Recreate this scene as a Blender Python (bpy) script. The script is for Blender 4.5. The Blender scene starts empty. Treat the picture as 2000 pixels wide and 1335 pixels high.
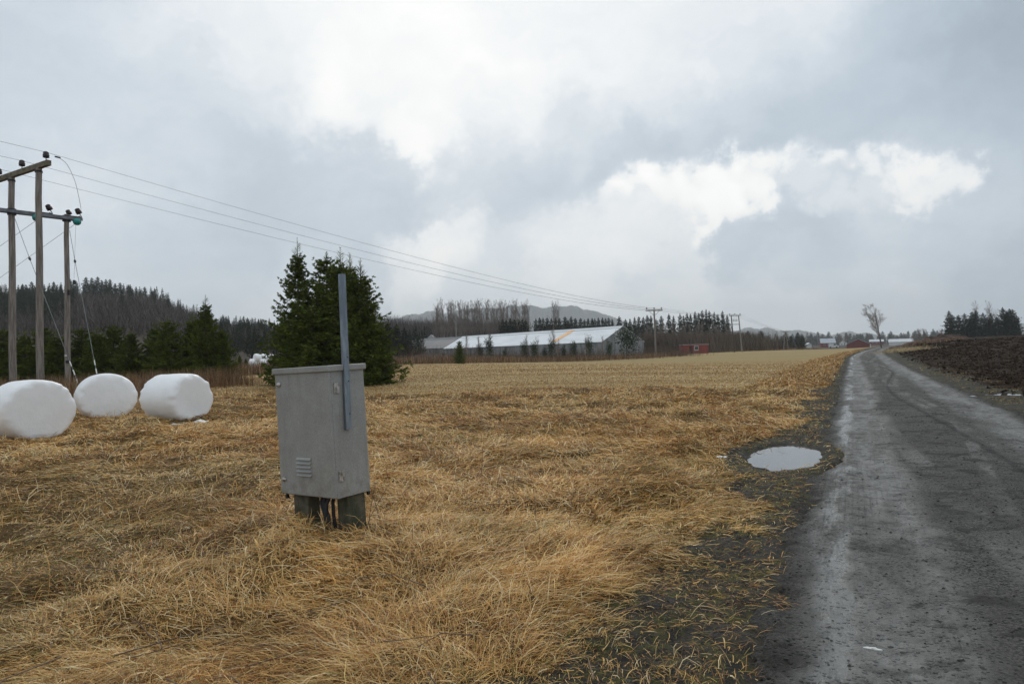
import bpy, bmesh, math, random
import numpy as np
from mathutils import Vector, Matrix
from math import radians as rad, pi, sin, cos

# ------------------------------------------------------------------ camera
F = 24/36*2000
PITCH, ROLL, EYE = rad(1.27), rad(1.3), 1.55
fw = np.array([0, cos(PITCH), sin(PITCH)])
_r0 = np.array([1., 0, 0]); _u0 = np.cross(_r0, fw)
rt = cos(ROLL)*_r0 - sin(ROLL)*_u0
up = np.cross(rt, fw)
CAM = np.array([0, 0, EYE])

def ray(px, py):
    return fw + rt*((px-1000)/F) - up*((py-667.5)/F)

def at(px, py, y):
    d = ray(px, py)
    return CAM + d*(y/d[1])

sc = bpy.context.scene
col = sc.collection
cd = bpy.data.cameras.new('camera')
cam = bpy.data.objects.new('camera', cd)
col.objects.link(cam)
M = Matrix((( rt[0], up[0], -fw[0], CAM[0]), (rt[1], up[1], -fw[1], CAM[1]), (rt[2], up[2], -fw[2], CAM[2]), (0, 0, 0, 1)))
cam.matrix_world = M
cd.sensor_width = 36; cd.lens = 24; cd.clip_start = .05; cd.clip_end = 20000
sc.camera = cam

sc.view_settings.view_transform = 'Standard'
sc.view_settings.look = 'None'
sc.view_settings.exposure = 0
sc.view_settings.gamma = 1
sc.cycles.use_denoising = True
sc.cycles.max_bounces = 6
sc.cycles.volume_bounces = 1
sc.cycles.transparent_max_bounces = 8
sc.cycles.use_adaptive_sampling = True
sc.cycles.adaptive_threshold = .02
sc.cycles.sample_clamp_indirect = 6

def s2l(c):
    return tuple(((v/255)/12.92 if v/255 <= .04045 else ((v/255+.055)/1.055)**2.4) for v in c)

# ------------------------------------------------------------------ world (overcast sky)
SUN_EL, SUN_AZ = rad(32), rad(-6)       # azimuth from +Y towards +X
w = bpy.data.worlds.new('World'); sc.world = w
w.use_nodes = True
nt = w.node_tree; nt.nodes.clear()
N, L = nt.nodes, nt.links
def nn(t, **k):
    n = N.new(t)
    for a, b in k.items(): setattr(n, a, b)
    return n
def vin(sock, v):
    if isinstance(v, bpy.types.NodeSocket): sock.id_data.links.new(v, sock)
    else: sock.default_value = v
def wm(op, a, b=None, c=None, clamp=False):
    n = nn('ShaderNodeMath', operation=op); n.use_clamp = clamp
    for i, v in enumerate((a, b, c)):
        if v is not None: vin(n.inputs[i], v)
    return n.outputs[0]
def wv(op, a, b=None, out=0):
    n = nn('ShaderNodeVectorMath', operation=op)
    vin(n.inputs[0], a)
    if b is not None:
        if op == 'SCALE': vin(n.inputs[3], b)
        else: vin(n.inputs[1], b)
    return n.outputs[out]
tc = nn('ShaderNodeTexCoord')
dirv = wv('NORMALIZE', tc.outputs['Generated'])
sep = nn('ShaderNodeSeparateXYZ'); L.new(dirv, sep.inputs[0])
zc = wm('MAXIMUM', sep.outputs[2], 0.0)
# cloud layer coordinates: clouds flatten towards the horizon
inv = wm('DIVIDE', 1.0, wm('ADD', zc, .22))
cmb = nn('ShaderNodeCombineXYZ')
L.new(wm('MULTIPLY', sep.outputs[0], inv), cmb.inputs[0]); L.new(wm('MULTIPLY', sep.outputs[1], inv), cmb.inputs[1])
layer = cmb.outputs[0]
def noise(vec, scale, detail=5, rough=.55, out='Fac'):
    n = nn('ShaderNodeTexNoise'); n.inputs['Scale'].default_value = scale
    n.inputs['Detail'].default_value = detail; n.inputs['Roughness'].default_value = rough
    L.new(vec, n.inputs['Vector']); return n.outputs[out]
warp = wv('SCALE', wv('SUBTRACT', noise(dirv, 6.5, 6, .6, 'Color'), (.5, .5, .5)), .15)
warp2 = wv('SCALE', wv('SUBTRACT', noise(dirv, 18.0, 5, .65, 'Color'), (.5, .5, .5)), .085)
wd = wv('NORMALIZE', wv('ADD', wv('ADD', dirv, warp), warp2))
# broad cloud masses: (direction given as picture point, display grey, size in px)
S = [(-300,100,206,300),(100,80,210,180),(120,250,212,140),(300,150,214,140),(480,60,226,130),(420,260,208,120),
 (620,170,245,75),(760,60,232,90),(900,100,236,70),(1050,20,236,80),(980,-80,228,120),(860,230,240,55),(720,150,236,50),(520,180,226,60),(615,200,254,40),(800,275,252,34),(880,255,246,26),(1000,180,236,80),
 (1200,60,232,110),(1330,160,222,110),(1500,60,222,120),(1550,200,200,110),(1750,90,202,120),(1900,150,184,110),(2000,60,180,120),(1700,200,196,70),(2300,200,196,250),
 (1150,300,212,80),(1350,270,200,80),(1250,310,197,60),(1600,250,200,70),(1850,230,205,80),(1000,380,204,80),(900,330,216,60),
 (150,340,230,80),(300,320,222,80),(250,480,206,100),(480,420,196,90),(620,360,204,80),(650,470,204,70),(750,420,204,60),(400,540,209,70),(80,520,214,80),
 (1080,360,190,50),(1180,350,190,36),(1300,318,190,36),(1420,290,192,36),(1540,268,194,36),(1680,250,198,36),(1800,262,206,34),
 (1215,392,262,20),(1270,375,264,22),(1330,362,264,24),(1400,350,264,26),(1470,330,262,26),(1540,318,262,24),(1610,305,258,22),(1680,300,256,24),(1760,315,258,28),(1840,345,256,26),
 (1300,400,256,26),(1370,402,260,26),(1440,408,262,26),(1520,385,256,26),(1780,378,254,24),(1590,350,226,20),(1720,352,224,22),(1660,385,226,30),(1490,400,250,20),
 (1150,430,236,45),(1060,440,230,45),(860,470,246,34),(920,452,240,34),(820,500,232,36),(1000,500,222,45),(900,560,218,45),(1120,530,232,45),(1250,470,232,50),(1320,540,228,40),
 (1440,470,204,36),(1490,500,197,42),(1600,450,200,40),(1580,520,208,40),(1700,430,212,45),(1850,450,206,60),(1760,530,214,50),(1950,400,206,60),(1950,540,196,60),(1980,630,192,60),
 (700,560,208,45),(600,600,214,60),(1000,610,220,60),(1250,610,222,60),(1500,600,220,60),(1750,620,212,60),(200,620,214,80),
 (1400,-400,236,400),(700,-400,246,350),(-600,-300,220,400)]
num = None; den = None
for (px, py, g, r) in S:
    d = ray(px, py); d = d/np.linalg.norm(d)
    ang = r/F * (np.dot(d, fw))**1.5
    k = 1.75/(ang*ang)
    dt = wv('DOT_PRODUCT', wd, tuple(float(q) for q in d), out=1)
    e = wm('EXPONENT', wm('MULTIPLY_ADD', dt, k, -k))
    lin = s2l((min(g, 262),)*3)[0] if g <= 255 else 1.0+(g-255)*.035
    num = wm('MULTIPLY', e, lin) if num is None else wm('MULTIPLY_ADD', e, lin, num)
    den = wm('ADD', e, 1e-6) if den is None else wm('ADD', den, e)
val = wm('DIVIDE', wm('ADD', num, 3e-5*.66), wm('ADD', den, 3e-5))
n1 = noise(layer, 2.6, 8, .58); n2 = noise(layer, .9, 4, .5)
st_ = nn('ShaderNodeMapping'); L.new(wd, st_.inputs[0]); st_.inputs['Scale'].default_value = (1, 1, 2.4); st_.inputs['Rotation'].default_value = (0, rad(-12), 0)
n3 = noise(st_.outputs[0], 5.0, 8, .6)
val = wm('MULTIPLY_ADD', wm('SUBTRACT', val, .66), 1.35, .72)
brk = nn('ShaderNodeMapRange'); brk.interpolation_type = 'SMOOTHSTEP'; brk.inputs[1].default_value = .76; brk.inputs[2].default_value = 1.28
vin(brk.inputs[0], wm('ADD', val, wm('MULTIPLY', wm('SUBTRACT', noise(st_.outputs[0], 8.0, 8, .66), .5), 1.3)))
val = wm('ADD', val, wm('MULTIPLY', brk.outputs[0], .07))
val = wm('MULTIPLY', val, wm('ADD', 1.03, wm('ADD', wm('MULTIPLY', wm('SUBTRACT', n1, .5), .26), wm('ADD', wm('MULTIPLY', wm('SUBTRACT', n3, .5), .42), wm('MULTIPLY', wm('SUBTRACT', n2, .5), .12)))))
over = wm('MAXIMUM', wm('SUBTRACT', val, .74), 0.0)
val = wm('ADD', wm('MINIMUM', val, .74), wm('MULTIPLY', wm('SUBTRACT', 1.0, wm('EXPONENT', wm('MULTIPLY', over, -2.1))), .50))
ramp = nn('ShaderNodeMapRange'); vin(ramp.inputs[0], val); ramp.inputs[1].default_value = .55; ramp.inputs[2].default_value = 1.05
mixc = nn('ShaderNodeMix', data_type='RGBA'); L.new(ramp.outputs[0], mixc.inputs[0])
mixc.inputs[6].default_value = (.84, 1.0, 1.155, 1); mixc.inputs[7].default_value = (1.0, 1.0, .985, 1)
cloud = wv('SCALE', mixc.outputs[2], wm('MULTIPLY', val, 10.0))
sky = nn('ShaderNodeTexSky'); sky.sky_type = 'NISHITA'; sky.sun_disc = False
sky.sun_elevation = SUN_EL; sky.sun_rotation = SUN_AZ; sky.air_density = 1; sky.dust_density = 2
mx = nn('ShaderNodeMix', data_type='RGBA'); mx.inputs[0].default_value = .96
L.new(sky.outputs[0], mx.inputs[6]); L.new(cloud, mx.inputs[7])
bg = nn('ShaderNodeBackground'); bg.inputs[1].default_value = .1
L.new(mx.outputs[2], bg.inputs[0])
wo = nn('ShaderNodeOutputWorld'); L.new(bg.outputs[0], wo.inputs[0])
w.cycles.sampling_method = 'MANUAL'; w.cycles.sample_map_resolution = 512

sd = bpy.data.lights.new('sun', 'SUN'); sd.energy = .7; sd.angle = rad(18); sd.color = (1, .96, .9)
so = bpy.data.objects.new('sun', sd); col.objects.link(so)
sdir = Vector((sin(SUN_AZ)*cos(SUN_EL), cos(SUN_AZ)*cos(SUN_EL), sin(SUN_EL)))
so.rotation_euler = sdir.to_track_quat('Z', 'Y').to_euler()

# ------------------------------------------------------------------ helpers
rng = np.random.default_rng(7)
def tag(o, label=None, cat=None, group=None, kind=None):
    if label: o['label'] = label
    if cat: o['category'] = cat
    if group: o['group'] = group
    if kind: o['kind'] = kind
    return o
def empty(name, loc=(0, 0, 0), label=None, cat=None, group=None, rot=(0, 0, 0)):
    o = bpy.data.objects.new(name, None); col.objects.link(o)
    o.location = loc; o.rotation_euler = rot; o.empty_display_size = .1
    return tag(o, label, cat, group)

class MB:
    """collects shapes of one mesh"""
    def __init__(s): s.v = []; s.f = []; s.m = []; s.sm = []
    def add(s, vs, fs, mi=0, smooth=False):
        o = len(s.v); s.v += [tuple(float(c) for c in q) for q in vs]
        s.f += [tuple(i+o for i in f) for f in fs]; s.m += [mi]*len(fs); s.sm += [smooth]*len(fs)
    def box(s, a, b, mi=0, X=None):
        (x0, y0, z0), (x1, y1, z1) = a, b
        vs = [(x0,y0,z0),(x1,y0,z0),(x1,y1,z0),(x0,y1,z0),(x0,y0,z1),(x1,y0,z1),(x1,y1,z1),(x0,y1,z1)]
        if X is not None: vs = [X @ Vector(q) for q in vs]
        s.add(vs, [(0,3,2,1),(4,5,6,7),(0,1,5,4),(1,2,6,5),(2,3,7,6),(3,0,4,7)], mi)
    def tube(s, pts, r, n=8, mi=0, cap=True, smooth=True):
        pts = [np.array(p, float) for p in pts]
        if not hasattr(r, '__len__'): r = [r]*len(pts)
        vs = []; fs = []
        prev = None
        for i, p in enumerate(pts):
            t = pts[min(i+1, len(pts)-1)]-pts[max(i-1, 0)]; t = t/(np.linalg.norm(t)+1e-9)
            if prev is None:
                a = np.array([1, 0, 0]) if abs(t[0]) < .8 else np.array([0, 1, 0])
            else: a = prev
            x = a-t*np.dot(a, t); x /= np.linalg.norm(x)+1e-9; prev = x; y = np.cross(t, x)
            for k in range(n):
                th = 2*pi*k/n; vs.append(p+r[i]*(cos(th)*x+sin(th)*y))
        for i in range(len(pts)-1):
            for k in range(n):
                fs.append((i*n+k, i*n+(k+1) % n, (i+1)*n+(k+1) % n, (i+1)*n+k))
        s.add(vs, fs, mi, smooth)
        if cap:
            s.add(vs[:n], [tuple(range(n))[::-1]], mi); s.add(vs[-n:], [tuple(range(n))], mi)
    def lathe(s, prof, c=(0, 0, 0), n=16, mi=0, X=None):
        vs = []; fs = []
        for (r, z) in prof:
            for k in range(n):
                th = 2*pi*k/n; q = Vector((r*cos(th), r*sin(th), z))
                if X is not None: q = X @ q
                vs.append((q[0]+c[0], q[1]+c[1], q[2]+c[2]))
        for i in range(len(prof)-1):
            for k in range(n): fs.append((i*n+k, i*n+(k+1) % n, (i+1)*n+(k+1) % n, (i+1)*n+k))
        s.add(vs, fs, mi, True)
    def build(s, name, mats, parent=None, loc=None, bevel=0):
        me = bpy.data.meshes.new(name); me.from_pydata(s.v, [], s.f)
        if not isinstance(mats, (list, tuple)): mats = [mats]
        for m in mats: me.materials.append(m)
        me.polygons.foreach_set('material_index', s.m); me.polygons.foreach_set('use_smooth', s.sm)
        me.update()
        if bevel:
            bm = bmesh.new(); bm.from_mesh(me)
            bmesh.ops.remove_doubles(bm, verts=bm.verts, dist=1e-5)
            bmesh.ops.bevel(bm, geom=[e for e in bm.edges], offset=bevel, segments=2, affect='EDGES', profile=.5)
            bm.to_mesh(me); bm.free()
        o = bpy.data.objects.new(name, me); col.objects.link(o)
        if parent: o.parent = parent
        if loc is not None: o.location = loc
        return o

def mesh_np(name, V, Q, mats, mi=None, smooth=False, parent=None, colors=None, k=4):
    """V (n,3), Q (m,k) face indices"""
    me = bpy.data.meshes.new(name)
    V = np.asarray(V, np.float32); Q = np.asarray(Q, np.int32)
    me.vertices.add(len(V)); me.vertices.foreach_set('co', V.ravel())
    me.loops.add(Q.size); me.loops.foreach_set('vertex_index', Q.ravel())
    me.polygons.add(len(Q)); me.polygons.foreach_set('loop_start', np.arange(len(Q), dtype=np.int32)*Q.shape[1])
    if not isinstance(mats, (list, tuple)): mats = [mats]
    for m in mats: me.materials.append(m)
    if mi is not None: me.polygons.foreach_set('material_index', np.asarray(mi, np.int32))
    me.polygons.foreach_set('use_smooth', np.full(len(Q), smooth))
    if colors is not None:
        for cn, cv in colors.items():
            at_ = me.color_attributes.new(cn, 'FLOAT_COLOR', 'POINT')
            c4 = np.ones((len(V), 4), np.float32); c4[:, :cv.shape[1]] = cv
            at_.data.foreach_set('color', c4.ravel())
    me.update(calc_edges=True)
    o = bpy.data.objects.new(name, me); col.objects.link(o)
    if parent: o.parent = parent
    return o

def _hash(ix, iy, seed):
    h = (ix.astype(np.int64)*374761393 + iy.astype(np.int64)*668265263 + int(seed)*1013904223) & 0xffffffff
    h = ((h ^ (h >> 13))*1274126177) & 0xffffffff
    h = (h ^ (h >> 16)) & 0xffff
    return h/65535.0
def vn(x, y, f=1., seed=0):
    x = np.asarray(x)*f; y = np.asarray(y)*f
    ix = np.floor(x); iy = np.floor(y); fx = x-ix; fy = y-iy
    fx = fx*fx*(3-2*fx); fy = fy*fy*(3-2*fy)
    a = _hash(ix, iy, seed); b = _hash(ix+1, iy, seed); c = _hash(ix, iy+1, seed); d = _hash(ix+1, iy+1, seed)
    return (a*(1-fx)+b*fx)*(1-fy)+(c*(1-fx)+d*fx)*fy
def fbm(x, y, f=1., seed=0, o=3):
    s = 0; a = 1; t = 0
    for i in range(o):
        s = s+a*vn(x, y, f*2**i, seed+i*17); t += a; a *= .5
    return s/t
def sst(a, b, x):
    t = np.clip((x-a)/(b-a), 0, 1); return t*t*(3-2*t)

# ------------------------------------------------------------------ terrain
ctrl = [(-6,-6,0),(6,-6,0),(0,0,0),(-4,4,0),(0,4,0),(3,4,0),(8,5,0),(-10,8,0),(0,8,0),(8,10,0),(5,10.4,0),(-30,-15,.2),(30,-15,.2),
        (-200,-200,1),(200,-200,1),(-60,10,.3),(60,10,1.5),(-600,0,6),(600,0,8),(-400,400,8),(0,650,6),(300,500,5),(600,600,8),(-700,900,8),(900,1200,8),(0,1500,8)]
for p in [(65,857,14.5),(207,814,18.5),(350,821,17.9),(75,775,29.3),(400,748,36),(650,752,33),(780,748,33),(1100,760,26),(1100,720,46),
          (780,712,72),(500,732,48),(1280,697,130),(1100,705,105),(1358,690,200),(1440,687,185),(1250,700,115),(1550,683,210),(1640,681,190),
          (1625,800,16.8),(1635,750,27),(1655,710,54),(1655,700,70),(1700,690,90),(1715,681.5,115),(1960,800,15.8),(1850,750,26),(1780,720,42),
          (1675,681,300),(1950,768,21),(1800,682,80),(1830,668,95),(1920,657,110),(1995,656,110),(1990,700,50),(100,748,60),(1900,664,220),
          (1000,690,200),(700,700,200),(200,705,200),(1750,678,400),(1600,676,500)]:
    ctrl.append(tuple(at(*p)))
ctrl = np.array(ctrl)
def warpc(x, y):
    r = np.sqrt(x*x+y*y)+1e-6; k = np.log1p(r/10)/(r/10)
    return x*k/10, y*k/10
cwx, cwy = warpc(ctrl[:, 0], ctrl[:, 1])
def _phi(r2): return np.where(r2 > 1e-12, .5*r2*np.log(r2+1e-12), 0)
n_ = len(ctrl)
A = np.zeros((n_+3, n_+3)); A[:n_, :n_] = _phi((cwx[:, None]-cwx[None])**2+(cwy[:, None]-cwy[None])**2)+.01*np.eye(n_)
A[:n_, n_] = 1; A[:n_, n_+1] = cwx; A[:n_, n_+2] = cwy; A[n_:, :n_] = A[:n_, n_:].T
coef = np.linalg.solve(A, np.concatenate([ctrl[:, 2], [0, 0, 0]]))
HP = np.array([(-4000,640),(-600,618),(-200,612),(0,607),(100,605),(160,598),(250,600),(330,610),(380,633),(430,655),(540,664),(700,668),(800,674),(1000,682),(3000,700)])
def H0(x, y):
    x = np.asarray(x, float); y = np.asarray(y, float)
    a, b = warpc(x, y); z = coef[n_]+coef[n_+1]*a+coef[n_+2]*b
    for i in range(n_): z = z+coef[i]*_phi((a-cwx[i])**2+(b-cwy[i])**2)
    # wooded hill to the north-west
    yy = np.maximum(y, 1.); rr = np.sqrt(x*x+y*y); px = 1000+x/yy*F
    py = np.interp(px, HP[:, 0], HP[:, 1]); hor = 697.1-.0227*(px-1000)
    zc_ = EYE+(hor-py)/F*330+1.5*(vn(px, px*0, .02, 3)-.5)
    k = sst(120, 330, y)*sst(700, 420, y)*sst(1250, 1000, px)
    return z*(1-k)+np.maximum(zc_, z)*k
def xc(y): return .5*y+1.5+np.where(y > 70, .00135*(np.clip(y, 70, 260)-70)**2, 0)
def U(x, y): return (x-xc(y))*.894
PUD = at(1534, 887, 10.35); 
def pud_e(x, y):
    dx = x-PUD[0]; dy = y-PUD[1]
    dx2 = dx-.44*dy; w_ = .12*(fbm(x, y, 1.6, 91, 3)-.5)+.09*(fbm(x, y, 9, 92, 2)-.5)
    return np.sqrt((dx2/.62)**2+(dy/1.34)**2)+w_
PUD2 = at(1998, 768, 20.5)
def pud2_e(x, y):
    return np.sqrt(((x-PUD2[0])/.75)**2+((y-PUD2[1])/.6)**2)+1.0*(fbm(x, y, 1.5, 95, 3)-.5)
EDX = [-60, -18.6, -11.9, 7.9, 21.6, 32, 54, 80, 400]; EDY = [40, 46, 72, 105, 118, 140, 203, 240, 300]
def masks(x, y):
    """dirt, mown, plough"""
    u = U(x, y); nz = fbm(x, y, .9, 5, 3)-.5; nz2 = fbm(x, y, 3.5, 6, 2)-.5
    near = sst(16, 4, y)
    dirt = sst(-3.0-.35*near, -1.95-.1*near, u+1.5*nz+.7*nz2)
    dirt = np.maximum(dirt, sst(1.75, 1.15, pud_e(x, y)))
    dirt = np.maximum(dirt, sst(.75, .45, np.sqrt(((x-1.1)/1.0)**2+((y-4.1)/.6)**2)+1.2*nz))
    dirt = np.maximum(dirt, .85*sst(1., .4, np.sqrt(((x-.9)/1.3)**2+((y-2.9)/.7)**2)+1.4*nz))
    b = 25.5+2.5*(fbm(x, y, .25, 8, 2)-.5)*2+np.where(x < -4, -(x+4)*.35, 0)
    mown = sst(b-1.2, b+1.2, y)*sst(-4., -5.6, u+1.6*nz)*sst(-24, -20, x+y*.2)*sst(1.5, -1.5, y-np.interp(x, EDX, EDY)-3*(fbm(x, y, .15, 9, 2)-.5))
    plough = sst(2.5, 3.7, u+1.6*nz+sst(25, 8, y)*-1.2)
    return dirt, mown, plough
def micro(x, y):
    d, m, p = masks(x, y)
    r = np.sqrt(x*x+y*y)
    fade = sst(90, 45, r)
    rough = (1-d)*(1-m)*(1-p)
    z = .17*np.exp(-((x+1.45)**2+(y-5.75)**2)/.5)+rough*(.34*(fbm(x, y, .75, 11, 3)-.5)+.16*(np.abs(fbm(x, y, 1.3, 19, 2)-.5)*-2+.3)+.09*(fbm(x, y, 2.7, 12, 2)-.5))*sst(60, 30, r)
    z = z+m*.05*(fbm(x, y, .3, 13, 3)-.5)*fade
    z = z+d*(.035*(fbm(x, y, 3, 14, 3)-.5)+.02*(fbm(x, y, 14, 15, 2)-.5))
    z = z+p*(.30*(fbm(x, y, .55, 16, 3)-.5)+.20*(np.abs(fbm(x, y, 1.7, 17, 3)-.5))+.08*(fbm(x, y, 7, 18, 2)-.5))*sst(300, 120, r)
    z = z-.11*sst(1.15, .55, pud_e(x, y))
    z = z-.16*sst(1.3, .6, pud2_e(x, y))
    u = U(x, y)
    z = z-.09*sst(2.0, 1.6, np.abs(u))*sst(-4, 0, y+6)*sst(1.25, 1.6, pud_e(x, y))         # bed under the road strip
    # soil heap
    return z
def H(x, y): return H0(x, y)+micro(x, y)

# ------------------------------------------------------------------ material helper
def new_mat(name):
    m = bpy.data.materials.new(name); m.use_nodes = True
    t = m.node_tree; t.nodes.clear()
    b = t.nodes.new('ShaderNodeBsdfPrincipled'); o = t.nodes.new('ShaderNodeOutputMaterial')
    t.links.new(b.outputs[0], o.inputs[0])
    return m, t, b
class G:
    """node graph shorthand"""
    def __init__(s, t): s.t = t
    def n(s, typ, **k):
        q = s.t.nodes.new(typ)
        for a, b in k.items(): setattr(q, a, b)
        return q
    def m(s, op, a, b=None, c=None, clamp=False):
        q = s.n('ShaderNodeMath', operation=op); q.use_clamp = clamp
        for i, v in enumerate((a, b, c)):
            if v is not None: vin(q.inputs[i], v)
        return q.outputs[0]
    def noise(s, vec, scale, detail=4, rough=.55, dist=0):
        q = s.n('ShaderNodeTexNoise'); q.inputs['Scale'].default_value = scale
        q.inputs['Detail'].default_value = detail; q.inputs['Roughness'].default_value = rough; q.inputs['Distortion'].default_value = dist
        if vec is not None: s.t.links.new(vec, q.inputs['Vector'])
        return q.outputs['Fac']
    def mapr(s, v, a, b, c=0., d=1., smooth=True):
        q = s.n('ShaderNodeMapRange'); q.interpolation_type = 'SMOOTHSTEP' if smooth else 'LINEAR'
        vin(q.inputs[0], v)
        for i, x in enumerate((a, b, c, d)): q.inputs[i+1].default_value = x
        return q.outputs[0]
    def mix(s, f, a, b):
        q = s.n('ShaderNodeMix', data_type='RGBA'); vin(q.inputs[0], f)
        for i, v in ((6, a), (7, b)):
            if isinstance(v, tuple): q.inputs[i].default_value = (*v[:3], 1)
            else: s.t.links.new(v, q.inputs[i])
        return q.outputs[2]
    def vscale(s, vec, sc_):
        q = s.n('ShaderNodeMapping'); s.t.links.new(vec, q.inputs[0]); q.inputs['Scale'].default_value = sc_
        return q.outputs[0]
    def bump(s, h, st, dist, b):
        q = s.n('ShaderNodeBump'); q.inputs['Strength'].default_value = st; q.inputs['Distance'].default_value = dist
        s.t.links.new(h, q.inputs['Height']); s.t.links.new(q.outputs[0], b.inputs['Normal'])
def simple(name, c1, c2=None, scale=3., rough=.7, metal=0., bump=0., bscale=None, stretch=None, spec=.5, detail=4, contrast=(.35, .65), subsurf=0):
    m, t, b = new_mat(name); g = G(t)
    tcn = g.n('ShaderNodeTexCoord'); vec = tcn.outputs['Object']
    if stretch: vec = g.vscale(vec, stretch)
    c2 = c2 or tuple(q*.75 for q in c1)
    f = g.noise(vec, scale, detail, .6)
    t.links.new(g.mix(g.mapr(f, *contrast), c2, c1), b.inputs['Base Color'])
    b.inputs['Roughness'].default_value = rough; b.inputs['Metallic'].default_value = metal
    b.inputs['Specular IOR Level'].default_value = spec
    if bump: g.bump(g.noise(vec, bscale or scale*3, 4, .6), bump, .02, b)
    return m

# ------------------------------------------------------------------ ground material
m_ground, t, b = new_mat('ground_soil_and_turf'); g = G(t)
geo = g.n('ShaderNodeNewGeometry'); P = geo.outputs['Position']
att = g.n('ShaderNodeVertexColor'); att.layer_name = 'masks'
sx = g.n('ShaderNodeSeparateColor'); t.links.new(att.outputs[0], sx.inputs[0])
dirt, mown, plo = sx.outputs[0], sx.outputs[1], sx.outputs[2]
nA = g.noise(P, 1.2, 6, .65); nB = g.noise(P, 9, 5, .65); nC = g.noise(P, 45, 3, .6); nD = g.noise(P, .25, 3, .5)
turf = g.mix(g.mapr(nA, .35, .65), (.13, .075, .03), (.34, .215, .085))
mps = g.n('ShaderNodeMapping'); t.links.new(P, mps.inputs[0]); mps.inputs['Rotation'].default_value = (0, 0, rad(35)); mps.inputs['Scale'].default_value = (1, .15, 1)
turf = g.mix(g.mapr(g.noise(mps.outputs[0], 90, 4, .7, 1.5), .42, .6, .75, 0), turf, (.055, .032, .014))
turf = g.mix(g.mapr(nB, .45, .75, 0, .4), turf, (.13, .11, .035))
spq = g.n('ShaderNodeSeparateXYZ'); t.links.new(P, spq.inputs[0])
turf = g.mix(g.mapr(spq.outputs[1], 95, 150), turf, (.055, .040, .028))
# mown field: straw stubble with swath lines and greener far edge
swv = g.vscale(P, (.05, .9, 1)); sw = g.noise(swv, .55, 5, .6)
mpf = g.n('ShaderNodeMapping'); t.links.new(P, mpf.inputs[0]); mpf.inputs['Rotation'].default_value = (0, 0, rad(12)); mpf.inputs['Scale'].default_value = (.12, 2.2, 1)
sw2 = g.noise(mpf.outputs[0], .5, 4, .6)
mow = g.mix(g.mapr(sw, .38, .62), (.34, .22, .085), (.46, .33, .145))
mow = g.mix(g.mapr(sw2, .45, .68, 0, .55), mow, (.25, .15, .065))
spp = g.n('ShaderNodeSeparateXYZ'); t.links.new(P, spp.inputs[0])
fargreen = g.m('MULTIPLY', g.mapr(spp.outputs[1], 62, 100), g.mapr(g.noise(g.vscale(P, (.04, .3, 1)), .6, 3, .5), .35, .65, .25, .85))
mow = g.mix(fargreen, mow, (.31, .245, .10))
mow = g.mix(g.mapr(nC, .3, .7, 0, .35), mow, (.13, .085, .04))
mow = g.mix(g.mapr(nB, .45, .75, 0, .35), mow, (.46, .35, .18))
drt = g.mix(g.mapr(nB, .35, .65), (.016, .014, .012), (.045, .039, .030))
moss = g.m('MULTIPLY', g.mapr(g.noise(P, 3.1, 5, .7), .44, .56), g.mapr(nB, .4, .6))
drt = g.mix(moss, drt, (.060, .056, .014))
drt = g.mix(g.mapr(g.noise(P, 26, 3, .6), .6, .72, 0, .5), drt, (.15, .10, .05))
vor = g.n('ShaderNodeTexVoronoi'); vor.inputs['Scale'].default_value = 60; t.links.new(P, vor.inputs['Vector'])
drt = g.mix(g.mapr(vor.outputs['Distance'], .12, .04, 0, .5), drt, (.16, .155, .145))
plc = g.mix(g.mapr(nA, .35, .65), (.016, .011, .008), (.042, .027, .017))
plc = g.mix(g.mapr(nB, .55, .75, 0, .6), plc, (.085, .050, .024))
plc = g.mix(g.mapr(g.noise(g.vscale(P, (.5, 1.4, 1)), 1.7, 5, .7), .58, .7, 0, .45), plc, (.16, .105, .05))
shoulder = g.mapr(nD, .3, .7)
edge = g.m('ADD', dirt, g.m('MULTIPLY', g.m('SUBTRACT', nB, .5), .9))
c = g.mix(mown, turf, mow)
c = g.mix(g.mapr(edge, .3, .6), c, drt)
c = g.mix(g.mapr(g.m('ADD', plo, g.m('MULTIPLY', g.m('SUBTRACT', nB, .5), .8)), .35, .65), c, plc)
t.links.new(c, b.inputs['Base Color'])
wet = g.m('MAXIMUM', dirt, plo)
t.links.new(g.m('MULTIPLY_ADD', g.m('MULTIPLY', dirt, g.mapr(nA, .35, .6)), -.22, .95), b.inputs['Roughness'])
t.links.new(g.m('MULTIPLY_ADD', plo, -.17, .2), b.inputs['Specular IOR Level'])
turfspk = None
hh = g.m('ADD', g.m('MULTIPLY', nB, .7), g.m('MULTIPLY', nC, .6))
g.bump(hh, .8, .05, b)

def grid_ground():
    ang = np.concatenate([np.linspace(-180, -56, 40, endpoint=False), np.linspace(-56, 56, 760, endpoint=False), np.linspace(56, 180, 40, endpoint=False)])
    th = np.radians(ang); r = [0.4]
    while r[-1] < 6000: r.append(r[-1]*(1.0085 if r[-1] < 40 else (1.014 if r[-1] < 160 else 1.08)))
    r = np.array(r)
    R_, T_ = np.meshgrid(r, th, indexing='ij')
    x = (R_*np.sin(T_)).ravel(); y = (R_*np.cos(T_)).ravel()
    z = H(x, y); d, m, p = masks(x, y)
    nr, na = len(r), len(th)
    i = np.arange(nr-1)[:, None]; j = np.arange(na)[None]; j2 = (j+1) % na
    Q = np.stack([i*na+j, i*na+j2, (i+1)*na+j2, (i+1)*na+j], -1).reshape(-1, 4)[:, ::-1]
    o = mesh_np('ground', np.stack([x, y, z], -1), Q, m_ground, smooth=True, colors={'masks': np.stack([d, m, p], -1)})
    o['kind'] = 'structure'
    return o
grid_ground()

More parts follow.
